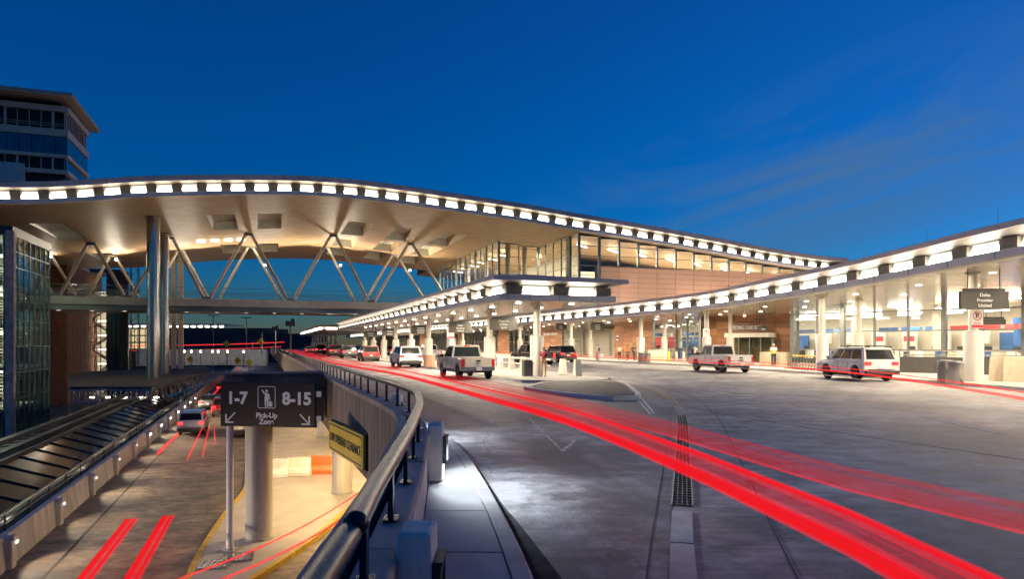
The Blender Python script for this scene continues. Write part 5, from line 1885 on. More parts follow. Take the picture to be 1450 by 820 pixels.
# ================================================================== SIGNS
# pick-up zone sign on its post
sgn = thing('lane_sign', 'dark brown pick-up zone sign on a white post, arrows under bay numbers', 'sign', (-9.38, 22.55, -4.85), math.radians(-9))
MB().box((1.42, 0, 4.86), (3.30, 0.10, 1.42)).build('sign_board', M['sign_dk'], sgn, local=True, bevel=0.015)
pbox('sign_edge', M['frame_dk'], sgn, (1.42, 0.02, 4.86), (3.34, 0.08, 1.46), local=True)
MB().lathe([(0.13, 0.04), (0.13, 0.30), (0.115, 0.32), (0.115, 4.15)], (0, 0.12, 0), 20).build('post', M['pole_w'], sgn, local=True)
MB().box((0, 0.12, 0.03), (0.62, 0.62, 0.06)).build('base_plate', M['steel'], sgn, local=True, bevel=0.01)
for z in (5.22, 4.42):
    pbox('bracket', M['sign_wh'], sgn, (3.17, 0.03, z), (0.16, 0.06, 0.18), local=True)
ry = (math.pi / 2, 0, 0)
text('1-7', M['sign_wh'], sgn, (0.36, -0.056, 5.05), ry, 0.55, bold=0.022, local=True)
text('8-15', M['sign_wh'], sgn, (2.45, -0.056, 5.05), ry, 0.55, bold=0.022, local=True)
text('Pick-Up\nZone', M['sign_wh'], sgn, (1.40, -0.056, 4.40), ry, 0.235, bold=0.007, local=True, space=0.88)


def outline_box(name, cx, cz, w_, h_, t_, parent, m_, y=-0.056, r=0.06):
    o = MB()
    n = 6
    def ring(w2, h2, rr):
        pts = []
        for (sx, sz, a0) in ((1, 1, 0), (-1, 1, 90), (-1, -1, 180), (1, -1, 270)):
            for k in range(n):
                an = math.radians(a0 + 90 * k / (n - 1))
                pts.append((cx + sx * (w2 / 2 - rr) + rr * math.cos(an), y, cz + sz * (h2 / 2 - rr) + rr * math.sin(an)))
        return pts
    a_, b_ = ring(w_, h_, r), ring(w_ - 2 * t_, h_ - 2 * t_, max(0.01, r - t_))
    m = len(a_)
    o.add(a_ + b_, [(k, (k + 1) % m, m + (k + 1) % m, m + k) for k in range(m)])
    return o.build(name, m_, parent, local=True, fix=False)


outline_box('pictogram_frame', 1.40, 5.10, 0.62, 0.72, 0.022, sgn, M['sign_wh'])
pg = MB()
pg.add([(1.40 + 0.05 * math.cos(k * math.pi / 6), -0.056, 5.31 + 0.05 * math.sin(k * math.pi / 6)) for k in range(12)], [tuple(range(12))])
for poly in ([(1.34, 5.24), (1.46, 5.24), (1.47, 4.98), (1.33, 4.98)], [(1.335, 4.98), (1.39, 4.98), (1.385, 4.78), (1.345, 4.78)], [(1.41, 4.98), (1.465, 4.98), (1.455, 4.78), (1.415, 4.78)],
             [(1.35, 5.24), (1.31, 5.20), (1.22, 5.33), (1.25, 5.36)], [(1.45, 5.24), (1.50, 5.20), (1.53, 5.02), (1.49, 5.02)], [(1.47, 4.95), (1.60, 4.95), (1.60, 4.80), (1.47, 4.80)], [(1.51, 4.95), (1.56, 4.95), (1.56, 4.99), (1.51, 4.99)]):
    pg.add([(x, -0.056, z) for x, z in poly], [tuple(range(len(poly)))])
pg.build('pictogram', M['sign_wh'], sgn, local=True, fix=False)


def arrow(cx, cz, s_, dirx, parent):
    o = MB()
    M_ = lambda x, z: (cx + x * s_ * dirx, -0.056, cz + z * s_)
    o.add([M_(-.5, .42), M_(-.42, .5), M_(.34, -.26), M_(.26, -.34)], [(0, 1, 2, 3)])
    o.add([M_(-.30, -.5), M_(.5, -.5), M_(.5, -.36), M_(-.30, -.36)], [(0, 1, 2, 3)])
    o.add([M_(.36, -.36), M_(.5, -.36), M_(.5, .30), M_(.36, .30)], [(0, 1, 2, 3)])
    o.build('arrow', M['sign_wh'], parent, local=True, fix=False)


arrow(2.72, 4.40, 0.36, 1, sgn)
arrow(0.12, 4.42, 0.36, -1, sgn)
cvp = thing('ground_plate', 'grey checkered metal plate lying on the ground right of the sign post', 'metal plate', P(337, 791, -4.85), 0.3)
MB().box((0, 0, 0.03), (0.95, 0.85, 0.05)).build('plate', M['steel'], cvp, local=True, bevel=0.01)
for k in range(6):
    pbox('ridge', M['frame'], cvp, (-0.4 + k * 0.16, 0, 0.062), (0.03, 0.8, 0.012), local=True)
cvp = thing('ground_plate', 'grey checkered metal plate lying on the ground at the very foot of the sign post', 'metal plate', P(306, 801, -4.85), 0.1)
MB().box((0, 0, 0.02), (0.9, 0.8, 0.04)).build('plate', M['steel'], cvp, local=True, bevel=0.01)
for k in range(6):
    pbox('ridge', M['frame'], cvp, (-0.38 + k * 0.15, 0, 0.046), (0.03, 0.75, 0.012), local=True)

# yellow clearance sign on the deck edge
e0, e1 = Vector((-4.78, 17.95, 0)), Vector((-3.24, 14.95, 0))
vv = e1 - e0
csn = thing('clearance_sign', 'yellow low overhead clearance sign with black border hung on the deck edge', 'sign', (e0 + vv / 2) + Vector((0, 0, -0.78)), math.atan2(vv.y, vv.x))
Lc = vv.length
MB().box((0, 0, 0.39), (Lc, 0.06, 0.76)).build('sign_board', M['sign_yel'], csn, local=True, bevel=0.01)
outline_box('border', 0, 0.39, Lc - 0.12, 0.66, 0.035, csn, M['sign_black'], y=-0.034, r=0.05)
MB().box((0, 0.06, 0.39), (Lc + 0.06, 0.05, 0.82)).build('backing', M['frame_dk'], csn, local=True)
text('LOW OVERHEAD CLEARANCE', M['sign_black'], csn, (0, -0.036, 0.38), ry, 0.30, bold=0.004, local=True, sx=0.74)
for sx in (-1.2, 1.2):
    MB().box((sx, 0.22, 0.5), (0.06, 0.4, 0.06)).build('bracket', M['frame_dk'], csn, local=True)
wp = thing('wall_plate', 'scuffed pale metal plate fixed to the deck edge above the yellow sign', 'plate', W(26.2, 1.98, -0.05), math.radians(20) + math.pi / 2 + math.pi)
MB().box((0, 0, 0.30), (1.4, 0.05, 0.75)).build('plate', M['steel'], wp, local=True, bevel=0.01)


def hanging_sign(px, py, Y, wd, ht, lines, label, rz=ANG, ceiling=4.3, size=None, m_='sign_gr', top_plate=False):
    p = PD(px, py, Y)
    t = thing('airline_sign', label, 'sign', (p.x, p.y, p.z - ht / 2), rz, 'hanging airline signs under the canopies')
    MB().box((0, 0, ht / 2), (wd, 0.16, ht)).build('sign_board', M[m_], t, local=True, bevel=0.012)
    MB().box((0, 0, ht + 0.07), (wd * 0.86, 0.10, 0.13)).build('hanger_bar', M['frame_dk'], t, local=True)
    for sx in (-0.33, 0.33):
        MB().tube([(wd * sx, 0, ht), (wd * sx, 0, ceiling - p.z + ht / 2)], 0.022, 6).build('rod', M['frame_dk'], t, local=True)
    n = len(lines)
    sz = size or ht / (n + 0.55) * 0.92
    for k, ln_ in enumerate(lines):
        z = ht / 2 + ((n - 1) / 2 - k) * ht / (n + 0.45)
        if isinstance(ln_, str):
            text(ln_, M['sign_wh'], t, (0, -0.084, z), ry, sz, bold=0.001, local=True, sx=1.08)
        else:
            pbox('text_bar', M['sign_wh'], t, (0, -0.083, z), (ln_, 0.006, sz * 0.34), local=True)
    return t


hanging_sign(713, 459.5, 46, 1.95, 0.74, ['Cape Air', 'JetBlue', 'Spirit'], 'grey hanging sign listing three airlines, nearest one under the middle canopy')
hanging_sign(651.5, 465, 56, 1.95, 0.74, ['Delta', 'Frontier', 'United'], 'grey hanging three-airline sign second from the near end of the middle canopy', ceiling=4.28)
hanging_sign(595.5, 468, 69, 1.95, 0.74, [0.7, 0.8, 0.7], 'grey hanging sign behind the white crossover, third along the middle canopy', ceiling=4.28)
hanging_sign(552, 471.5, 83, 1.95, 0.74, [0.7, 0.6], 'grey hanging sign above the dark red-lit vehicle, fourth along the middle canopy', ceiling=4.28)
hanging_sign(525, 474, 96, 1.95, 0.70, [0.9, 0.7], 'smallest grey hanging sign, farthest along the middle canopy', ceiling=4.28)
hanging_sign(1393, 425.5, 32, 2.35, 0.84, ['Delta', 'Frontier', 'United'], 'large dark hanging three-airline sign above the no-parking column at the right', 0.05, 5.6, m_='sign_gr')
hanging_sign(1407, 456, 43, 1.5, 0.36, [], 'slim blank grey sign hanging deep behind the large three-airline sign', 0.05, 5.4)
hanging_sign(846, 463, 76, 1.7, 0.72, [0.6, 0.6, 0.6], 'green-grey hanging sign before the walnut wall left of the wall lamps', ANG, 4.65)
hanging_sign(794, 463.5, 88, 1.6, 0.62, [0.4, 0.4], 'grey hanging sign over the black pickup beyond the island', ANG, 4.6)
hanging_sign(1080, 466.5, 63, 1.05, 0.30, [0.36], 'small grey hanging sign on long rods before the walnut check-in wall', 0.3, 4.85)


# no-parking plates on the columns
def no_parking(x, y, z, rz, label):
    t = thing('no_parking_sign', label, 'sign', (x, y, z - 0.45), rz, 'no-parking signs on canopy columns')
    MB().box((0, 0, 0.45), (0.62, 0.03, 0.92)).build('plate', M['sign_wh'], t, local=True, bevel=0.006)
    pbox('red_band', M['sign_red'], t, (0, -0.018, 0.08), (0.60, 0.006, 0.14), local=True)
    o = MB()
    n = 28
    ro, ri = 0.23, 0.19
    o.add([(r * math.cos(2 * math.pi * k / n), -0.019, 0.60 + r * math.sin(2 * math.pi * k / n)) for r in (ro, ri) for k in range(n)],
          [(k, (k + 1) % n, n + (k + 1) % n, n + k) for k in range(n)])
    o.build('ring', M['sign_red'], t, local=True, fix=False)
    text('P', M['sign_black'], t, (0, -0.018, 0.60), ry, 0.36, bold=0.01, local=True)
    s_ = MB()
    s_.add([(-0.15, -0.026, 0.73), (-0.12, -0.026, 0.76), (0.15, -0.026, 0.47), (0.12, -0.026, 0.44)], [(0, 1, 2, 3)])
    s_.build('slash', M['sign_red'], t, local=True, fix=False)
    for z_ in (0.27, 0.21):
        pbox('text_bar', M['sign_red'], t, (0, -0.018, z_), (0.40, 0.005, 0.022), local=True)


no_parking(22.72, 33.36, 3.22, 0.1, 'white no-parking sign with red band under the large airline sign at right')
no_parking(17.2, 60.46, 2.86, 0.2, 'white no-parking sign on the column behind the white pickup')
pcol = W(54.8, 14.55)
no_parking(pcol.x, pcol.y - 0.1, 2.9, ANG, 'white no-parking sign on a middle-canopy column behind the silver pickup')

# ================================================================== VEHICLES (local +Y is forward)
def lerp3(q, u, v):
    a, b, c, d_ = q
    return (a * (1 - u) + b * u) * (1 - v) + (d_ * (1 - u) + c * u) * v


def vehicle(kind, paint, label, loc, rz, cat, lights=True, group=None, brand=None, roofrails=False):
    name = {'pickup': 'pickup_truck', 'suv': 'suv', 'car': 'sedan_car', 'van': 'minivan'}[kind]
    t = thing(name, label, cat, loc, rz, group)
    mp_ = M[paint]
    if kind == 'pickup':
        Ln, Wd, H, wb, wr, belt, zb = 5.7, 1.98, 1.92, 3.65, 0.41, 1.18, 0.46
    elif kind == 'suv':
        Ln, Wd, H, wb, wr, belt, zb = 4.85, 1.92, 1.80, 2.9, 0.39, 1.12, 0.34
    elif kind == 'van':
        Ln, Wd, H, wb, wr, belt, zb = 5.0, 1.95, 1.78, 3.0, 0.34, 1.02, 0.26
    else:
        Ln, Wd, H, wb, wr, belt, zb = 4.7, 1.82, 1.45, 2.75, 0.33, 0.92, 0.24
    r, f = -Ln / 2, Ln / 2
    yr, yf = -wb / 2 - 0.08, wb / 2 - 0.08
    if kind == 'pickup':
        yr, yf = -wb / 2 - 0.15, wb / 2 - 0.15
    ar = wr * 1.2

    def arch(yc):
        return [(yc + ar * math.cos(math.radians(a)), max(zb, wr + ar * math.sin(math.radians(a)))) for a in range(-8, 190, 18)]
    hood = belt - (0.02 if kind == 'pickup' else 0.06)
    prof = [(r + 0.10, zb + 0.12), (r, zb + 0.2), (r, zb + 0.42), (r + 0.02, belt - 0.06), (r + 0.07, belt)]
    prof += [(f - 1.35, belt), (f - 0.5, hood), (f - 0.12, hood - 0.14), (f, hood - 0.32), (f, zb + 0.25), (f - 0.08, zb + 0.05)]
    ra = list(arch(yf))
    prof += [(f - 0.2, zb)] + ra[:] + []
    prof += [(y, z) for y, z in arch(yr)] + [(r + 0.25, zb)]
    n = len(prof)
    o = MB()
    rings = []
    for sx, inset in ((-1, 1), (1, 1)):
        rings.append([(sx * (Wd / 2 - max(0, (z - 0.75)) * 0.09), y, z) for y, z in prof])
    o.add(rings[0] + rings[1], [tuple(range(n)), tuple(range(2 * n - 1, n - 1, -1))] + [(k, (k + 1) % n, n + (k + 1) % n, n + k) for k in range(n)])
    body = o.build('body', mp_, t, local=True, bevel=0.045)
    for p_ in body.data.polygons:
        p_.use_smooth = False
    # greenhouse
    if kind == 'pickup':
        yb0, yt0, yt1, yb1 = -0.62, -0.48, 0.72, 1.55
    elif kind == 'suv':
        yb0, yt0, yt1, yb1 = r + 0.05, r + 0.36, 0.50, 1.32
    elif kind == 'van':
        yb0, yt0, yt1, yb1 = r + 0.08, r + 0.32, 0.75, 1.75
    else:
        yb0, yt0, yt1, yb1 = r + 0.55, r + 1.25, 0.25, 1.0
    wb_, wt_ = Wd / 2 - 0.05, Wd / 2 - (0.24 if kind == 'car' else 0.19)
    zb2, zt2 = belt - 0.02, H - 0.03
    B_ = [Vector(p) for p in ((-wb_, yb0, zb2), (wb_, yb0, zb2), (wb_, yb1, zb2), (-wb_, yb1, zb2))]
    T_ = [Vector(p) for p in ((-wt_, yt0, zt2), (wt_, yt0, zt2), (wt_, yt1, zt2), (-wt_, yt1, zt2))]
    g_ = MB()
    ym = (yt0 + yt1) / 2
    g_.add(B_ + T_ + [Vector((-wt_ * 0.9, yt0 + 0.12, H)), Vector((wt_ * 0.9, yt0 + 0.12, H)), Vector((wt_ * 0.9, yt1 - 0.15, H)), Vector((-wt_ * 0.9, yt1 - 0.15, H))],
           [(0, 1, 5, 4), (1, 2, 6, 5), (2, 3, 7, 6), (3, 0, 4, 7), (4, 5, 9, 8), (5, 6, 10, 9), (6, 7, 11, 10), (7, 4, 8, 11), (8, 9, 10, 11)])
    g_.build('cabin', mp_, t, local=True, bevel=0.03)
    quads = {'rear': (B_[1], B_[0], T_[0], T_[1]), 'front': (B_[3], B_[2], T_[2], T_[3]), 'rs': (B_[2], B_[1], T_[1], T_[2]), 'ls': (B_[0], B_[3], T_[3], T_[0])}
    for key, q in quads.items():
        nrm = (q[1] - q[0]).cross(q[3] - q[0]).normalized()
        cen = sum(q, Vector()) / 4
        if nrm.dot(cen - Vector((0, (yb0 + yb1) / 2, 1.2))) < 0:
            nrm = -nrm
        if key in ('rear', 'front'):
            cells = [(0.07, 0.93)]
        elif kind == 'pickup':
            cells = [(0.06, 0.46), (0.50, 0.86)] if key == 'ls' else [(0.14, 0.50), (0.54, 0.94)]
        else:
            cells = [(0.08, 0.34), (0.37, 0.64), (0.67, 0.88)] if key == 'ls' else [(0.12, 0.33), (0.36, 0.63), (0.66, 0.92)]
        for (u0, u1) in cells:
            pts = [lerp3(q, u0, 0.12), lerp3(q, u1, 0.12), lerp3(q, u1, 0.88), lerp3(q, u0, 0.88)]
            w_ = MB()
            w_.add([p + nrm * 0.012 for p in pts] + [p - nrm * 0.02 for p in pts], [(0, 1, 2, 3), (0, 4, 5, 1), (1, 5, 6, 2), (2, 6, 7, 3), (3, 7, 4, 0)])
            w_.build('window' if key in ('rs', 'ls') else ('rear_window' if key == 'rear' else 'windscreen'), M['glass_dk'], t, local=True)
    # wheels
    for sx in (-1, 1):
        for yc in (yr, yf):
            wm = MB()
            x0 = sx * (Wd / 2 - 0.13)
            wm.lathe([(wr * 0.62, -0.12), (wr * 0.93, -0.12), (wr, -0.08), (wr, 0.08), (wr * 0.93, 0.12), (wr * 0.62, 0.12)], (x0, yc, wr), 22, 'X')
            wh = wm.build('wheel', M['tyre'], t, local=True)
            rm = MB()
            rm.lathe([(wr * 0.20, 0.11 * sx), (wr * 0.60, 0.10 * sx), (wr * 0.66, 0.126 * sx), (wr * 0.62, 0.06 * sx)], (x0, yc, wr), 18, 'X')
            for q in range(5):
                an = 2 * math.pi * q / 5
                rm.box((x0 + 0.105 * sx, yc + math.cos(an) * wr * 0.36, wr + math.sin(an) * wr * 0.36), (0.03, wr * 0.5, wr * 0.12), M=Matrix.Rotation(an, 3, 'X'))
            rm.build('rim', M['rim'], wh, local=True)
        # lamps and mirrors
        lz = belt - 0.22
        if kind == 'pickup':
            MB().box((sx * (Wd / 2 - 0.12), r + 0.03, belt - 0.24), (0.17, 0.12, 0.40)).build('tail_lamp', M['tail_on'] if lights else M['lens_red'], t, local=True, bevel=0.02)
        elif kind == 'van' or kind == 'suv':
            MB().box((sx * (Wd / 2 - 0.22), r + 0.02, belt - 0.16), (0.36, 0.10, 0.17)).build('tail_lamp', M['tail_on'] if lights else M['lens_red'], t, local=True, bevel=0.02)
        else:
            MB().box((sx * (Wd / 2 - 0.22), r + 0.02, belt - 0.18), (0.38, 0.10, 0.15)).build('tail_lamp', M['tail_on'] if lights else M['lens_red'], t, local=True, bevel=0.02)
        MB().box((sx * (Wd / 2 - 0.22), f - 0.05, hood - 0.28), (0.34, 0.14, 0.16)).build('headlight', M['chrome'], t, local=True, bevel=0.03)
        MB().box((sx * (Wd / 2 + 0.10), yb1 - 0.42, belt + 0.10), (0.20, 0.13, 0.19)).build('mirror', M['trim'] if kind == 'pickup' else mp_, t, local=True, bevel=0.03)
        for yh in ((0.2, 1.0) if kind == 'pickup' else (-0.45, 0.5)):
            MB().box((sx * (Wd / 2 - 0.005), yh, belt - 0.16), (0.04, 0.20, 0.035)).build('door_handle', M['chrome'], t, local=True)
        for yh in ((-0.68, 0.32, 1.35) if kind == 'pickup' else (-0.85, 0.12, 1.1)):
            MB().box((sx * (Wd / 2 + 0.001), yh, (zb + belt) / 2 + 0.06), (0.012, 0.012, belt - zb - 0.24)).build('door_seam', M['trim'], t, local=True)
        MB().box((sx * (Wd / 2 - 0.01), 0, zb + 0.05), (0.05, wb - 2 * ar - 0.1, 0.09)).build('sill', M['trim'], t, local=True)
    MB().box((0, r - 0.06, zb + 0.14), (Wd - 0.1, 0.20, 0.22)).build('rear_bumper', M['chrome'] if kind == 'pickup' else M['trim'], t, local=True, bevel=0.03)
    MB().box((0, f + 0.0, zb + 0.16), (Wd - 0.15, 0.16, 0.24)).build('front_bumper', M['chrome'] if kind == 'pickup' else mp_, t, local=True, bevel=0.03)
    MB().box((0, f - 0.01, hood - 0.30), (Wd * 0.5, 0.06, 0.22)).build('grille', M['trim'], t, local=True)
    pbox('plate', M['sign_wh'], t, (0, r - 0.17 if kind == 'pickup' else r - 0.015, zb + 0.14 if kind == 'pickup' else belt - 0.35), (0.31, 0.02, 0.16), local=True)
    MB().box((0, 0, zb - 0.02), (Wd - 0.5, Ln - 0.7, 0.16)).build('underbody', M['trim'], t, local=True)
    if kind == 'pickup':
        MB().box((0, r + 0.0, belt - 0.28), (Wd - 0.42, 0.06, 0.52)).build('tailgate', mp_, t, local=True, bevel=0.015)
        MB().box((0, r - 0.035, belt - 0.14), (0.26, 0.03, 0.09)).build('tailgate_handle', M['trim'], t, local=True)
        pbox('bed_liner', M['trim'], t, (0, r + 1.05, belt - 0.02), (Wd - 0.36, 1.75, 0.06), local=True)
        for sx in (-1, 1):
            MB().box((sx * (Wd / 2 - 0.11), r + 1.05, belt + 0.015), (0.14, 1.95, 0.05)).build('bed_rail', mp_, t, local=True, bevel=0.015)
        MB().box((0, r + 0.05, belt + 0.01), (Wd - 0.3, 0.08, 0.06)).build('bed_rail', mp_, t, local=True, bevel=0.015)
        if brand:
            text(brand, M['trim'], t, (0.0, r - 0.032, belt - 0.33), ry, 0.20, bold=0.008, local=True)
        MB().box((0, yt0 - 0.02, H - 0.045), (0.36, 0.04, 0.05)).build('high_brake_lamp', M['tail_on'] if lights else M['lens_red'], t, local=True)
    elif kind in ('suv', 'van'):
        MB().box((0, r + 0.05 + 0.33, H - 0.10), (Wd - 0.62, 0.30, 0.05)).build('rear_spoiler', mp_, t, local=True, bevel=0.015)
        MB().box((0, r - 0.005, zb + 0.30), (Wd - 0.5, 0.03, 0.035)).build('trim_strip', M['trim'], t, local=True)
    if roofrails:
        for sx in (-1, 1):
            MB().tube([(sx * (wt_ - 0.05), yt0 + 0.2, H), (sx * (wt_ - 0.05), yt0 + 0.3, H + 0.07), (sx * (wt_ - 0.05), yt1 - 0.4, H + 0.07), (sx * (wt_ - 0.05), yt1 - 0.3, H)], 0.025, 6).build('roof_rail', M['trim'], t, local=True)
        for yy in (yt0 + 0.6, yt1 - 0.7):
            MB().box((0, yy, H + 0.09), (2 * wt_ - 0.1, 0.07, 0.035)).build('cross_bar', M['trim'], t, local=True)
    return t


def at_ab(a, b):
    p = W(a, b)
    return (p.x, p.y, 0.004)


pk = 'vehicles on the upper roadway'
vehicle('pickup', 'p_silver', 'champagne crew-cab pickup stopped at the kerb by the woman in maroon', (-2.85, 40.7, 0.004), ANG, 'pickup truck', False, pk)
vehicle('suv', 'p_white', 'white crossover with black lower trim stopped behind the champagne pickup ahead of the reds', (-9.15, 58.6, 0.004), ANG, 'suv', False, pk)
vehicle('van', 'p_red', 'dark red-lit van with glowing brake lamps under the fourth airline sign', (-16.7, 79.3, 0.004), ANG, 'van', True, pk)
vehicle('pickup', 'p_white', 'small distant white pickup on the far side of the island columns', W(88, 20.5), ANG, 'pickup truck', True, pk)
far = [('suv', 'p_grey', 97, 11.0, 'grey SUV with brake lamps lit, next ahead of the dark red van'), ('car', 'p_black', 99, 14.2, 'black saloon with lit tail lamps under the far half of the canopy'),
       ('suv', 'p_red', 112, 10.6, 'dark red SUV with lit tail lamps at the far end of the canopy'), ('car', 'p_grey', 122, 13.5, 'grey saloon far along the upper road, right of the distant canopy edge'),
       ('suv', 'p_black', 134, 10.0, 'black SUV with red tail lamps below the distant canopy'), ('car', 'p_white', 148, 9.0, 'white saloon farthest away on the upper road'),
       ('suv', 'p_red', 104, 20.5, 'red SUV with lit tail lamps beyond the island columns'), ('van', 'p_grey', 120, 20.0, 'grey van with lit tail lamps beyond the island columns')]
for kind, paint, a, b, lab in far:
    vehicle(kind, paint, lab, at_ab(a, b), ANG, 'car', True, pk)
vehicle('pickup', 'p_white', 'white four-door pickup stopped at the terminal kerb in front of the walnut check-in wall', (14.95, 49.3, 0.004), math.radians(13), 'pickup truck', False, pk, brand='GMC')
vehicle('suv', 'p_white', 'white SUV with roof rack and lit tail lamps at the right-hand terminal kerb', (19.2, 38.2, 0.004), math.radians(4), 'suv', True, pk, roofrails=True)
vehicle('pickup', 'p_black', 'black pickup behind the concrete bollards beyond the middle canopy', (1.9, 64.5, 0.004), math.radians(24), 'pickup truck', True, pk)
vehicle('suv', 'p_black', 'black SUV right of the black pickup beyond the island', (5.0, 74.0, 0.004), math.radians(23), 'suv', True, pk)
lk = 'vehicles on the lower road'
low = [('suv', 'p_white', 59.5, -5.2, 'white SUV with glowing brake lamps at the rear of the lower road queue'), ('suv', 'p_red', 73, -3.7, 'red SUV ahead of the white one in the lower road queue'),
       ('car', 'p_grey', 82, -5.6, 'grey saloon left of the red SUV in the lower road queue'), ('van', 'p_black', 94, -4.0, 'black van in the middle of the lower road queue'),
       ('car', 'p_red', 108, -5.4, 'red saloon far up the lower road queue'), ('suv', 'p_white', 124, -4.4, 'white SUV at the head of the lower road queue'),
       ('suv', 'p_silver', 56.5, -1.6, 'pale SUV half hidden behind the pick-up zone sign')]
for kind, paint, a, b, lab in low:
    p = W(a, b, -4.995)
    vehicle(kind, paint, lab, p, ANG, 'car', True, lk)

# ================================================================== PEOPLE
def person(label, loc, rz, shirt, trousers, h=1.70, arms='down', hair='hair', bag=None, group=None, belt=None, female=False, stride=0.0):
    t = thing('person', label, 'person', loc, rz, group)
    s = h / 1.75
    hip, kn, an, sh, el, wr = 0.92, 0.49, 0.08, 1.43, 1.12, 0.86
    J = {}
    V = lambda x, y, z: Vector((x * s, y * s, z * s))
    def skin_obj(name, verts, edges, radii, m_, parent):
        me = bpy.data.meshes.new(name)
        me.from_pydata([tuple(v_) for v_ in verts], edges, [])
        ob = bpy.data.objects.new(name, me)
        COL.objects.link(ob)
        sk_ = ob.modifiers.new('skin', 'SKIN')
        sk_.use_smooth_shade = True
        for i_, r_ in enumerate(radii):
            q = me.skin_vertices[0].data[i_]
            q.radius = r_ if isinstance(r_, tuple) else (r_, r_)
        me.skin_vertices[0].data[0].use_root = True
        ss = ob.modifiers.new('sub', 'SUBSURF')
        ss.levels = 1
        ss.render_levels = 1
        me.materials.append(m_)
        ob.parent = parent
        return ob
    st = stride
    lh = [V(-0.10, 0, hip), V(-0.11, 0.03 + st * .15, kn), V(-0.11, st * .3, an), V(-0.12, 0.14 + st * .3, 0.035)]
    rh = [V(0.10, 0, hip), V(0.11, 0.03 - st * .15, kn), V(0.11, -st * .3, an), V(0.12, 0.14 - st * .3, 0.035)]
    if arms == 'down':
        la = [V(-0.19, 0, sh), V(-0.24, -0.02, el), V(-0.25, 0.05, wr)]
        ra = [V(0.19, 0, sh), V(0.24, -0.02, el), V(0.25, 0.05, wr)]
    elif arms == 'front':
        la = [V(-0.19, 0, sh), V(-0.25, -0.02, el), V(-0.06, 0.20, 1.05)]
        ra = [V(0.19, 0, sh), V(0.25, -0.02, el), V(0.06, 0.22, 1.08)]
    else:
        la = [V(-0.19, 0, sh), V(-0.26, -0.02, el), V(-0.25, 0.05, wr)]
        ra = [V(0.19, 0, sh), V(0.29, 0.08, el + .03), V(0.24, 0.33, 1.12)]
    vs_ = [V(0, 0, hip + 0.03), V(0, 0.0, 1.12), V(0, -0.01, 1.35), V(0, -0.005, 1.48), V(0, 0.015, 1.56), V(0, 0.02, 1.64), V(0, 0.012, 1.71)] + lh + rh + la + ra
    es = [(0, 1), (1, 2), (2, 3), (3, 4), (4, 5), (5, 6), (0, 7), (7, 8), (8, 9), (9, 10), (0, 11), (11, 12), (12, 13), (13, 14), (2, 15), (15, 16), (16, 17), (2, 18), (18, 19), (19, 20)]
    rd = [(.125, .10), (.115, .09), (.14, .10), .055, .075, .088, .06] + [.085, .058, .042, .034] * 2 + [.052, .042, .028] * 2
    rd = [tuple(x * s for x in r_) if isinstance(r_, tuple) else r_ * s for r_ in rd]
    body = skin_obj('body', vs_, es, rd, M['skin'], t)
    # hands, face and shoes as finely built pieces of the same figure
    hd_ = MB()
    for wv, ev, sx in ((la[2], la[1], -1), (ra[2], ra[1], 1)):
        dv = (wv - ev).normalized()
        pc = wv + dv * 0.05 * s
        hd_.ball(pc, 0.042 * s, 6, (0.55, 0.9, 1.15))
        sd = dv.cross(Vector((1, 0, 0))).normalized()
        for q, ln_ in enumerate((0.070, 0.080, 0.076, 0.060)):
            b_ = pc + dv * 0.035 * s + sd * (0.027 - 0.018 * q) * s
            m1 = b_ + dv * ln_ * 0.55 * s + Vector((0, 0.008, 0)) * s
            hd_.tube([b_, m1, m1 + (dv * 0.8 + Vector((0, 0.45, 0))) * ln_ * 0.5 * s], 0.009 * s, 5, r1=0.007 * s)
        hd_.tube([pc + sd * 0.03 * s, pc + sd * 0.055 * s + dv * 0.03 * s, pc + sd * 0.052 * s + dv * 0.065 * s], 0.010 * s, 5, r1=0.008 * s)
    hd_.ball(V(0, 0.105, 1.625), 0.017 * s, 5, (0.8, 1.2, 1.3))
    for sx in (-1, 1):
        hd_.ball(V(sx * 0.086, 0.01, 1.63), 0.026 * s, 5, (0.4, 0.8, 1.2))
    hd_.build('hand', M['skin'], t, local=True)
    fe = MB()
    for sx in (-1, 1):
        fe.ball(V(sx * 0.034, 0.093, 1.655), 0.012 * s, 5)
    fe.box(V(0, 0.098, 1.583), (0.05 * s, 0.012 * s, 0.010 * s))
    fe.build('face', M['hair'], t, local=True)
    hb_ = MB()
    hb_.ball(V(0, -0.012, 1.672), 0.103 * s, 8, (0.95, 1.0, 0.92))
    if female:
        hb_.ball(V(0, -0.075, 1.56), 0.085 * s, 8, (1.0, 0.6, 1.5))
    hb_.build('hair', M[hair], t, local=True)
    # clothing follows the body
    sv = [V(0, 0, 0.90), V(0, 0, 1.12), V(0, -0.01, 1.35), V(0, -0.005, 1.46), la[0], la[0] * 0.35 + la[1] * 0.65, ra[0], ra[0] * 0.35 + ra[1] * 0.65]
    skin_obj('shirt', sv, [(0, 1), (1, 2), (2, 3), (2, 4), (4, 5), (2, 6), (6, 7)], [tuple(x * s for x in q) for q in [(.155, .125), (.140, .112), (.162, .122), (.075, .07), (.078, .078), (.062, .062), (.078, .078), (.062, .062)]], M[shirt], t)
    tv = [V(0, 0, hip + 0.05)] + lh[:2] + [lh[2] + V(0, 0, .02)] + rh[:2] + [rh[2] + V(0, 0, .02)]
    skin_obj('trousers', tv, [(0, 1), (1, 2), (2, 3), (0, 4), (4, 5), (5, 6)], [tuple(x * s for x in q) for q in [(.145, .115), (.100, .100), (.074, .074), (.06, .06), (.100, .100), (.074, .074), (.06, .06)]], M[trousers], t)
    for q in (lh, rh):
        o = MB()
        o.ball((q[2] + q[3]) / 2 + V(0, 0.03, -0.005), 0.075 * s, 6, (0.62, 1.75, 0.62))
        o.build('shoe', M['trim'], t, local=True)
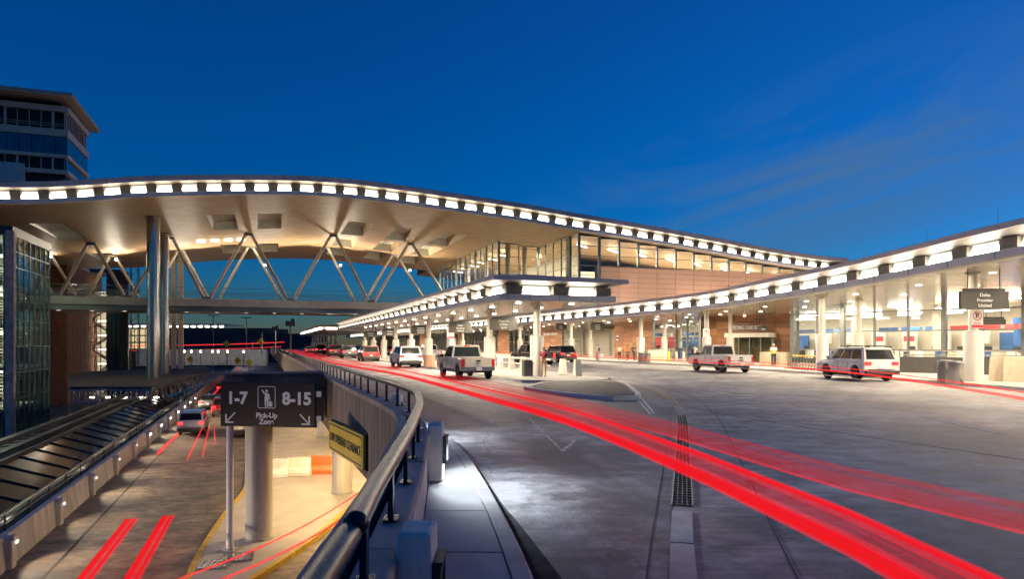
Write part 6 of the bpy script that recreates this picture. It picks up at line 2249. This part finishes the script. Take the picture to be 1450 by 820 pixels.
    if bag == 'backpack':
        MB().ball(V(0, -0.20, 1.22), 0.19 * s, 8, (0.85, 0.55, 1.25)).build('backpack', M['c_dark'], t, local=True)
    if belt:
        MB().lathe([(0.17 * s, 0), (0.175 * s, 0.08), (0.17 * s, 0.30 if belt == 'vest' else 0.10)], V(0, 0, 0.98), 14).build('hi_vis_vest', M['hivis'], t, local=True)
    return t


pz = 0.155
p = P(770, 534, 0.15)
person('woman in a maroon top and khaki trousers standing by the first canopy column', (p.x, p.y, pz), math.radians(160), 'c_red', 'c_khaki', 1.66, 'front', female=True)
p = P(757, 525, 0.15)
person('person in a rose top standing just left of the column and woman in maroon', (p.x, p.y, pz), math.radians(200), 'c_pink', 'c_khaki', 1.66, 'down', female=True)
person('man in a light blue shirt with a backpack walking on the terminal pavement', (9.9, 78.5, pz), math.radians(25), 'c_blue', 'c_khaki', 1.76, 'down', bag='backpack', stride=0.6)
person('person in a white top at the left of the group under the wall lamps', (12.0, 76.3, pz), math.radians(150), 'c_white', 'c_dark', 1.68, 'front')
person('person in an orange top in the middle of the group under the wall lamps', (12.6, 77.2, pz), math.radians(190), 'c_orange', 'c_khaki', 1.80, 'front')
person('second orange-clad person beside the group under the wall lamps', (13.0, 76.6, pz), math.radians(100), 'c_orange', 'c_dark', 1.70, 'down')
person('person in dark clothes at the right of the group under the wall lamps', (13.6, 76.0, pz), math.radians(230), 'c_dark', 'c_dark', 1.78, 'front', bag='backpack')
person('man in a white shirt with a dark bag beside the front of the white pickup', (15.9, 59.6, pz), math.radians(-60), 'c_white', 'c_dark', 1.78, 'reach', bag='backpack')
person('traffic attendant in a white shirt and yellow vest behind the white pickup', (21.3, 55.6, pz), math.radians(150), 'c_white', 'c_dark', 1.84, 'front', hair='p_silver', belt='vest')

# ================================================================== BOLLARDS, RAILS, BINS, COUNTERS
bg_ = 'concrete bollard posts along the island edge'
names = ['nearest', 'second nearest', 'third nearest', 'fourth nearest', 'fifth nearest', 'sixth nearest', 'seventh nearest', 'farthest']
apos = [35.3, 37.3, 41.6, 43.9, 46.3, 48.8, 51.4, 54.0]
for k, a in enumerate(apos):
    q = W(a, 16.8, 0.15)
    t = thing('concrete_bollard', names[k] + ' tapered concrete bollard post on the right edge of the island', 'bollard', q, ANG, bg_)
    o = MB()
    o.add([(-0.20, -0.26, 0), (0.20, -0.26, 0), (0.20, 0.26, 0), (-0.20, 0.26, 0), (-0.17, -0.12, 0.92), (0.17, -0.12, 0.92), (0.17, 0.12, 0.92), (-0.17, 0.12, 0.92)],
          [(3, 2, 1, 0), (4, 5, 6, 7), (0, 1, 5, 4), (1, 2, 6, 5), (2, 3, 7, 6), (3, 0, 4, 7)])
    o.build('post', M['col'], t, local=True, bevel=0.03)
    pbox('cap', M['col'], t, (0, 0, 0.935), (0.30, 0.22, 0.03), local=True)
ir = thing('island_rail', 'pale tubular barrier rail strung between the concrete bollards of the island', 'railing', W(46, 16.8, 0.15))
for a0, a1 in ((39.2, 56),):
    for z in (0.62, 1.0):
        MB().tube([W(a0, 16.8, z), W(a1, 16.8, z)], 0.055, 8).build('rail_pipe', M['col'], ir)
q = W(36.6, 15.6, 0.15)
t = thing('utility_box', 'small dark utility box at the foot of the first canopy column', 'box', W(36.2, 14.05, 0.15), ANG)
MB().box((0, 0, 0.45), (0.42, 0.40, 0.9)).build('housing', M['frame_dk'], t, local=True, bevel=0.02)
MB().box((0, 0, 0.92), (0.46, 0.44, 0.04)).build('lid', M['frame'], t, local=True)


def bin_(x, y, label, m_='steel', r=0.36, h=1.0):
    t = thing('litter_bin', label, 'litter bin', (x, y, 0.15), 0, 'round litter bins on the pavements')
    MB().lathe([(r * .96, 0), (r, 0.04), (r, h * .86), (r * 1.04, h * .87), (r * 1.04, h * .92)], (0, 0, 0), 20).build('drum', M[m_], t, local=True)
    MB().lathe([(r * 1.04, h * .92), (r * 1.0, h * .98), (r * .45, h), (r * .42, h * .96)], (0, 0, 0), 20).build('lid', M['frame'], t, local=True)


p = P(1352, 543, 0.15); bin_(p.x, p.y, 'tall polished steel litter bin, right one of the pair beside the no-parking column', h=1.05)
p = P(1339, 540, 0.15); bin_(p.x, p.y, 'darker steel litter bin, left one of the pair beside the no-parking column', 'frame', h=1.05)
p = P(909, 514, 0.15); bin_(p.x, p.y, 'grey litter bin left of the tan covered counter before the glass entrance', 'frame')
p = P(916, 514, 0.15); bin_(p.x, p.y, 'steel litter bin nearest the tan covered counter before the glass entrance')
p = P(608, 520, 0.15); bin_(p.x, p.y, 'brown litter bin on the island behind the white crossover', 'terra', 0.45, 1.0)
p = W(57.5, 15.6); bin_(p.x, p.y, 'cream litter bin farther back on the island behind the white crossover', 'col', 0.42, 0.95)
p = P(850, 510.5, 0.15); bin_(p.x, p.y, 'low white litter bin by the man in blue', 'white_b', 0.4, 0.8)


def counter(x, y, w_, d_, h_, rz, label):
    t = thing('covered_counter', label, 'counter', (x, y, 0.15), rz, 'covered check-in counters on the terminal pavement')
    o = MB()
    n = 14
    top, bot = [], []
    for (sx, sy, k0) in ((-1, -1, 0), (1, -1, 0), (1, 1, 0), (-1, 1, 0)):
        pass
    per = []
    for k in range(n):
        per.append((-w_ / 2 + w_ * k / n, -d_ / 2))
    for k in range(6):
        per.append((w_ / 2, -d_ / 2 + d_ * k / 6))
    for k in range(n):
        per.append((w_ / 2 - w_ * k / n, d_ / 2))
    for k in range(6):
        per.append((-w_ / 2, d_ / 2 - d_ * k / 6))
    m = len(per)
    vs_ = []
    for lv, (f_, z) in enumerate(((1.06, 0.0), (1.03, h_ * .5), (1.0, h_ * 0.93), (0.93, h_))):
        for k, (x_, y_) in enumerate(per):
            wv = 1 + (0.035 * math.sin(k * 2.4) if lv < 2 else 0)
            vs_.append((x_ * f_ * wv, y_ * f_ * wv, z))
    fs = [(l * m + k, l * m + (k + 1) % m, (l + 1) * m + (k + 1) % m, (l + 1) * m + k) for l in range(3) for k in range(m)]
    fs.append(tuple(3 * m + k for k in range(m)))
    o.add(vs_, fs, True)
    o.build('cover', M['tan'], t, local=True)
    pbox('plinth', M['frame_dk'], t, (0, 0, 0.03), (w_ * 0.9, d_ * 0.9, 0.06), local=True)


p = P(1088, 518, 0.15); counter(p.x, p.y, 1.05, 0.9, 1.15, 0.2, 'tan covered counter left of the attendant in the yellow vest')
p = P(1109, 518.5, 0.15); counter(p.x, p.y, 1.05, 0.9, 1.15, 0.2, 'tan covered counter right of the attendant in the yellow vest')
counter(24.9, 33.9, 1.75, 0.9, 1.22, 0.05, 'large pale draped counter right of the no-parking column')
counter(26.7, 33.2, 1.5, 0.9, 1.22, 0.05, 'pale draped counter cut by the right edge of the picture')
p = P(925, 512.5, 0.15); counter(p.x, p.y, 1.75, 1.0, 1.2, 0.3, 'tan covered counter in front of the glass entrance bay')
# luggage trolleys nested in a rack
for k in range(9):
    p = P(1120 + k * 4.2, 522 + k * 0.35, 0.15)
    t = thing('luggage_trolley', ORD[k] + ' from the left of the nested silver luggage trolleys with yellow grips', 'luggage trolley', (p.x, p.y, 0.15), 0.35, 'nested luggage trolleys')
    o = MB()
    for sx in (-0.24, 0.24):
        o.tube([(sx, 0.5, 0.12), (sx, -0.25, 0.12), (sx, -0.42, 0.95)], 0.025, 6)
    o.tube([(-0.24, 0.5, 0.12), (0.24, 0.5, 0.12)], 0.02, 6)
    o.tube([(-0.24, -0.3, 0.4), (0.24, -0.3, 0.4)], 0.02, 6)
    o.build('frame', M['steel'], t, local=True)
    MB().tube([(-0.26, -0.43, 0.98), (0.26, -0.43, 0.98)], 0.04, 8).build('grip', M['sign_yel'], t, local=True)
    for sx in (-0.22, 0.22):
        for sy in (-0.2, 0.45):
            MB().lathe([(0.06, -0.02), (0.06, 0.02)], (sx, sy, 0.06), 10, 'X').build('wheel', M['tyre'], t, local=True)
    pbox('side_panel', M['trim'], t, (0, -0.34, 0.65), (0.40, 0.03, 0.34), local=True)
# pavement bollards by the entrance
for k, (px, py, m_) in enumerate([(947, 513, 'sign_yel'), (958, 513.5, 'col'), (968, 514, 'col'), (1200 - 232, 512, 'col')][:3]):
    p = P(px, py, 0.15)
    t = thing('pavement_bollard', ['yellow bollard at the left of the glass entrance', 'cream bollard in the middle before the glass entrance', 'cream bollard nearest the man with the dark bag'][k], 'bollard', (p.x, p.y, 0.15), 0, 'bollards before the glass entrance')
    MB().lathe([(0.13, 0), (0.13, 1.0), (0.10, 1.06), (0.03, 1.08)], (0, 0, 0), 14).build('post', M[m_], t, local=True)
    MB().lathe([(0.2, 0), (0.2, 0.03)], (0, 0, 0), 14).build('flange', M['steel'], t, local=True)
# small floodlights on the terminal canopy roof that wash the terracotta wall
for k in range(7):
    a_ = HU(A1 - 4.6, BB_ + 4.5 + k * 4.4, 0)
    zc = 6.55
    t = thing('roof_floodlight', ORD[k] + ' small black floodlight from the left on the canopy roof below the terracotta wall', 'floodlight', (a_.x, a_.y, zc), ANG, 'floodlights on the canopy roof')
    MB().box((0, 0, 0.28), (0.5, 0.12, 0.32), M=Matrix.Rotation(-0.5, 3, 'X')).build('head', M['trim'], t, local=True, bevel=0.02)
    MB().tube([(0, 0, -0.3), (0, 0, 0.2)], 0.04, 6).build('bracket', M['trim'], t, local=True)
    ld = bpy.data.lights.new('wall_wash', 'SPOT')
    ld.energy = 1050
    ld.spot_size = math.radians(140)
    ld.spot_blend = 0.9
    ld.color = (1.0, 0.86, 0.72)
    ld.shadow_soft_size = 0.2
    lo = bpy.data.objects.new('wall_wash', ld)
    COL.objects.link(lo)
    lo.parent = t
    lo.location = (0, 0.15, 0.45)
    lo.rotation_euler = (math.radians(90 + 18), 0, 0)

# ================================================================== LONG-EXPOSURE TAIL LIGHT STREAKS, built as thin glowing bands at lamp height above the lanes
def streak(name, pts, half_h, half_w, m_, label, step=1.2):
    path = smooth_path(pts, step)
    o = MB()
    o.sweep(path, [(-half_w, -half_h), (-half_w, half_h), (half_w, half_h), (half_w, -half_h)])
    ob = o.build(name, M[m_])
    tag(ob, label, 'light streak')
    return ob


def zadd(pts, dz):
    return [(p[0], p[1], p[2] + dz) for p in pts]


def bundle(pts, label, strands, step=1.2):
    """one passing vehicle: many thin filaments; strands = (dz, half height, sideways, material)"""
    path = smooth_path(pts, step)
    mid = path[len(path) // 3]
    t = thing('light_streak', label, 'light streak', mid)
    for (dz, hh, off, m_) in strands:
        pp = zset(offset(path, off), 0)
        pp = [(p[0], p[1], q[2] + dz) for p, q in zip(pp, path)]
        MB().sweep(pp, [(-0.012, -hh), (-0.012, hh), (0.012, hh), (0.012, -hh)]).build('filament', M[m_], t)


L1 = [(2.0, 1.0, .88), (2.22, 3.1, .88), (2.16, 4.4, .88), (1.87, 6.6, .88), (.9, 11.5, .88), (-.95, 17.4, .88), (-3.1, 24, .88), (-5.5, 30.6, .88)] + [W(a, 4.5, .88) for a in (45, 60, 80, 110, 150)]
bundle(L1, 'broad bright red light streak sweeping from the lower right into the distance',
       [(-0.235, .010, 0, 'trail_d'), (-0.212, .015, .01, 'trail_a'), (-0.18, .016, .0, 'trail_a'), (-0.148, .014, .01, 'trail_a'), (-0.115, .016, .0, 'trail_d'), (-0.075, .020, .01, 'trail_b'),
        (-0.03, .018, .0, 'trail_b'), (0.0, .016, .0, 'trail_d'), (0.028, .014, .01, 'trail_a'), (0.048, .008, .0, 'trail_d')])
L2 = [(4.5, 2.0, .88), (3.6, 4.8, .88), (3.05, 6.2, .88), (2.28, 9.8, .88), (1.0, 15, .88), (-.55, 20.3, .88), (-3.0, 27.5, .88), (-5.4, 34, .88)] + [W(a, 6.0, .88) for a in (47, 60, 80, 110, 150)]
bundle(L2, 'softer translucent red light streak running parallel above the broad one',
       [(-0.21, .010, 0, 'trail_d'), (-0.185, .016, .01, 'trail_b'), (-0.15, .020, .0, 'trail_b'), (-0.11, .022, .01, 'trail_b'), (-0.065, .022, .0, 'trail_e'), (-0.02, .018, -.01, 'trail_b')])
R1 = [(11.2, 14.5, .92), (13.6, 24, .92), (14.9, 33, .92), (14.0, 42, .92), (11.5, 53, .92), (8.0, 64, .92), (3.0, 77, .92), (-3, 95, .92)]
streak('light_streak', R1, 0.018, 0.02, 'trail_c', 'thin red light streak at tail-lamp height passing the white SUV at right')
R2 = [(p[0] + 0.5, p[1] + 0.2, p[2] - 0.22) for p in R1]
streak('light_streak', R2, 0.035, 0.03, 'trail_c', 'thicker low red light streak along the right-hand carriageway')
R3 = [(p[0] + 0.1, p[1], p[2] - 0.42) for p in R1]
streak('light_streak', R3, 0.010, 0.015, 'trail_w', 'pale low light streak under the red ones along the right-hand carriageway')
for b_, lab in ((-4.45, 'broad short red light streak at the bottom of the lower road, left of two'), (-3.28, 'broad short red light streak at the bottom of the lower road, right of two')):
    pth = [W(15, b_, -4.25), W(20, b_, -4.25), W(27.5, b_ + .05, -4.25)]
    t = thing('light_streak', lab, 'light streak', W(22, b_, -4.25))
    for (off, hw, m_) in ((-.175, .035, 'trail_a'), (-.09, .048, 'trail_a'), (0.01, .05, 'trail_d'), (.10, .04, 'trail_a'), (.175, .035, 'trail_d')):
        MB().sweep(offset(pth, off), [(-hw, -.015), (-hw, .015), (hw, .015), (hw, -.015)]).build('filament', M[m_], t)
streak('light_streak', [W(43, -5.6, -4.2), W(52, -5.5, -4.2)], 0.08, 0.04, 'trail_c', 'slim red light streak farther up the lower road beside the barrier')
for k, (b0_, b1_, a0_, a1_) in enumerate(((-3.9, -4.3, 41, 56), (-3.2, -3.9, 42, 57), (-2.9, -3.6, 47, 58))):
    streak('light_streak', [W(a0_, b0_, -4.3), W(a1_, b1_, -4.3)], 0.03, 0.03, 'trail_c', ['thin pink light streak behind the white SUV below, leftmost of three', 'thin pink light streak behind the white SUV below, middle of three', 'thin pink light streak behind the white SUV below, rightmost of three'][k])
C1 = [(-9.2, 17.0, -4.2), (-7.9, 20.0, -4.2), (-7.0, 23.5, -4.2), (-6.4, 28.0, -4.2), (-6.3, 30.5, -4.2)]
streak('light_streak', C1, 0.022, 0.02, 'trail_c', 'curved red light streak along the ramp beside the yellow kerb, upper of two')
C2 = [(p[0] + 0.75, p[1] - 0.9, p[2]) for p in C1[:-1]]
streak('light_streak', C2, 0.026, 0.02, 'trail_c', 'curved red light streak along the ramp beside the yellow kerb, lower of two')
F1 = smooth_path([(-150, 235, 1.2), (-118, 232, 1.4), (-92, 236, 2.0), (-80, 240, 2.6)], 4)
streak('light_streak', F1, 0.16, 0.1, 'trail_c', 'distant red light streak above the ramp wall, upper of two')
streak('light_streak', [(p[0], p[1] - 3, p[2] - 1.6) for p in F1], 0.10, 0.1, 'trail_c', 'distant red light streak above the ramp wall, lower of two')

for k, (b0_, a0_, a1_) in enumerate(((-4.4, 66, 150), (-3.0, 78, 170), (-5.6, 88, 190))):
    streak('light_streak', [W(a0_, b0_, -4.05), W((a0_ + a1_) / 2, b0_ - .2, -4.05), W(a1_, b0_, -4.05)], 0.05, 0.06, 'trail_c', ['thin red light streak over the lower road queue, middle of three', 'thin red light streak over the lower road queue, nearest the deck', 'thin red light streak over the lower road queue, nearest the barrier'][k], 8)
# thin air terminals standing on the terminal canopy roof
for k, (px, h, Y) in enumerate(((1252, 1.7, 44), (1293, 1.6, 41), (1312, 1.9, 39.5), (1413, 1.8, 33.5))):
    x = (px - CX) / F * Y
    t = thing('air_terminal', ['leftmost', 'second from left', 'third from left', 'rightmost'][k] + ' thin metal rod rising from the right-hand canopy roof', 'lightning rod', (x, Y, interp(ZL, Y) + 0.72), 0, 'thin rods on the canopy roof')
    MB().tube([(0, 0, 0), (0, 0, h)], 0.012, 6, r1=0.006).build('rod', M['steel'], t, local=True)
    MB().lathe([(0.06, 0), (0.06, 0.04), (0.02, 0.08)], (0, 0, 0), 8).build('foot', M['steel'], t, local=True)

# lettering becomes plain mesh
bpy.context.view_layer.update()
dg = bpy.context.evaluated_depsgraph_get()
for o in [o for o in sc.objects if o.type == 'FONT']:
    me = bpy.data.meshes.new_from_object(o.evaluated_get(dg))
    n = bpy.data.objects.new('lettering', me)
    COL.objects.link(n)
    n.parent = o.parent
    n.location, n.rotation_euler, n.scale = o.location.copy(), o.rotation_euler.copy(), o.scale.copy()
    bpy.data.objects.remove(o)
